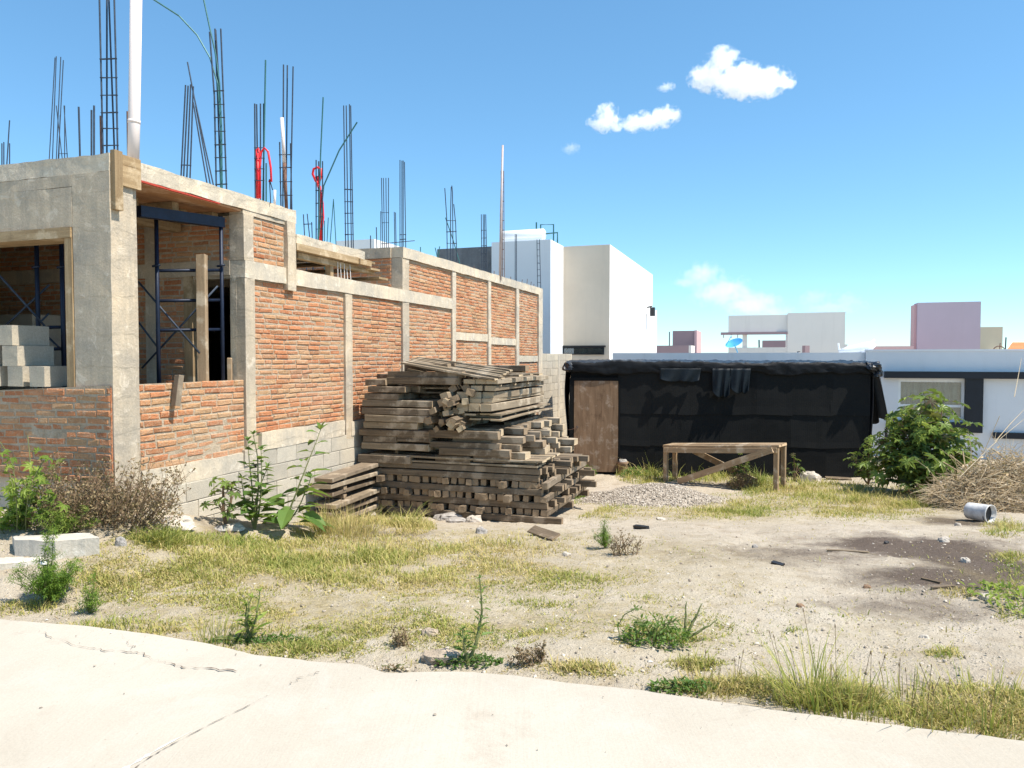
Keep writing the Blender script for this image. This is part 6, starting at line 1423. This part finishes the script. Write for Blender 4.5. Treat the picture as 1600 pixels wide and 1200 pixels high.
m = MB(); vs = [(L * .5 - .012, math.cos(2 * math.pi * i / n) * R_ * 1.0, R_ * 1.02 + math.sin(2 * math.pi * i / n) * R_ * 1.0) for i in range(n)]; m.add([(L * .30, v[1], v[2]) for v in vs], [tuple(range(n))]); m.build('painted_mouth_shade', M['dark'], bk)  # flat dark disc, painted shade for the inside of the bucket
p = og(1492, 785); m = rock_mesh(.16, .1, .08, 5.0); o = m.build('rag', M['bag'], None); o.location = p + Vector((0, .2, .25)); tag(o, 'white rag caught in the brush pile', 'rag')
p = og(1390, 712) if False else at(1390, 709, 15.2); m = rock_mesh(.09, .06, .10, 8.0); o = m.build('plastic_bag', M['bag'], None); o.location = p; tag(o, 'white plastic scrap hanging in the lower castor shrub', 'plastic bag')
p = at(68, 881, og(78, 942).y - .02); m = rock_mesh(.022, .02, .02, 2.0); o = m.build('litter', M['bag'], None); o.location = p; tag(o, 'scrap of white litter caught in the feathery weed', 'litter')
# ------------------------------------------------------------------ clouds: lumpy closed bodies filled with mist that thins towards a ragged rim
def cloud(label, lobes, Y, dens, ns, seed, gain=2.6, ragged=1.25):
    """lobes: (px, py, rx_px, ry_px) puffs; density falls off from the puffs' centres and is eaten into by noise"""
    m = MB(); k = Y / F; c0 = at(lobes[0][0], lobes[0][1], Y)
    b = NB('cloud_mist'); v = b.coord(); dm = None
    nz = b.noise(v, ns / k, 9, .68, .3); nw = b.noise(v, ns * 3.1 / k, 5, .65)
    for (px, py, rx, ry) in lobes:
        c = at(px, py, Y) - c0; r3 = (rx * .9 * k, (rx + ry) / 2 * k, ry * .9 * k); bb = len(m.v); n = 10
        mp = b.n('Mapping', Vector=v, Location=tuple(-c[i] / r3[i] for i in range(3)), Scale=tuple(1 / q for q in r3))
        ln = b.n('VectorMath', {'operation': 'LENGTH'}); b.set(ln, 'i0', mp.outputs[0]); d_ = ln.outputs['Value']
        dm = d_ if dm is None else b.math('SMOOTH_MIN', dm, d_, .25)
        for j in range(n + 1):
            th = math.pi * j / n
            for i in range(2 * n):
                ph = math.pi * i / n; m.v.append((c.x + math.sin(th) * math.cos(ph) * r3[0] * 1.3, c.y + math.sin(th) * math.sin(ph) * r3[1] * 1.3, c.z + math.cos(th) * r3[2] * 1.3))
        for j in range(n):
            for i in range(2 * n): m.f.append([bb+j*2*n+i, bb+(j+1)*2*n+i, bb+(j+1)*2*n+(i+1) % (2*n), bb+j*2*n+(i+1) % (2*n)]); m.t.append(0)
    e = b.math('ADD', b.math('SUBTRACT', 1.0, dm), b.math('MULTIPLY', b.math('SUBTRACT', nz, .5), ragged * 2.4))
    e = b.math('ADD', e, b.math('MULTIPLY', b.math('SUBTRACT', nw, .5), ragged * .9))
    e = b.math('MULTIPLY', b.ramp(b.math('MULTIPLY', e, gain), [(.05, 0), (1, 1)]), dens / k)
    pv = b.n('VolumePrincipled', Color=(1, 1, 1, 1), Density=e, Anisotropy=.2); b.t.links.new(pv.outputs[0], b.out.inputs['Volume'])
    o = m.build('cloud', b.m, None); o.location = c0
    md = o.modifiers.new('merge', 'REMESH'); md.mode = 'VOXEL'; md.voxel_size = 2.6 * k
    return tag(o, label, 'cloud')
YC = 900
cloud('largest white cumulus cloud, high right of centre', [(1150, 124, 46, 24), (1110, 120, 33, 22), (1195, 128, 42, 20), (1130, 92, 26, 18), (1175, 140, 44, 14), (1225, 132, 16, 9)], YC, .085, .06, 1, 2.2, 1.5)
cloud('small puffy cloud with a pointed left hump', [(944, 192, 26, 14), (948, 176, 18, 15), (962, 199, 14, 7)], YC, .07, .085, 2, 2.2, 1.5)
cloud('elongated small cloud rising to the right beside the puffy one', [(1018, 188, 38, 13), (1040, 179, 25, 14), (990, 194, 22, 12)], YC, .07, .08, 3, 2.2, 1.5)
cloud('tiny cloud shred between the two cloud groups', [(1041, 136, 14, 7)], YC, .05, .12, 4, 2, 1.5)
cloud('faint tiny cloud wisp at lower left of the cloud group', [(892, 232, 15, 9)], YC, .02, .12, 5, 2, 1.5)
cloud('pale low cloud bank descending right of the tall white house', [(1096, 430, 32, 24), (1130, 457, 52, 26), (1175, 477, 56, 24), (1068, 442, 24, 9), (1205, 489, 36, 18)], 2600, .024, .045, 6, 1.6)
cloud('very faint low cloud above the cream pergola house', [(1270, 466, 26, 17), (1325, 473, 28, 17), (1300, 482, 56, 13)], 2600, .016, .06, 7, 1.4)

for o_ in bpy.data.objects:
    if o_.parent is None and 'label' in o_ and not 4 <= len(o_['label'].replace('-', ' ').split()) <= 16: print('LABEL', o_.name, o_['label'])
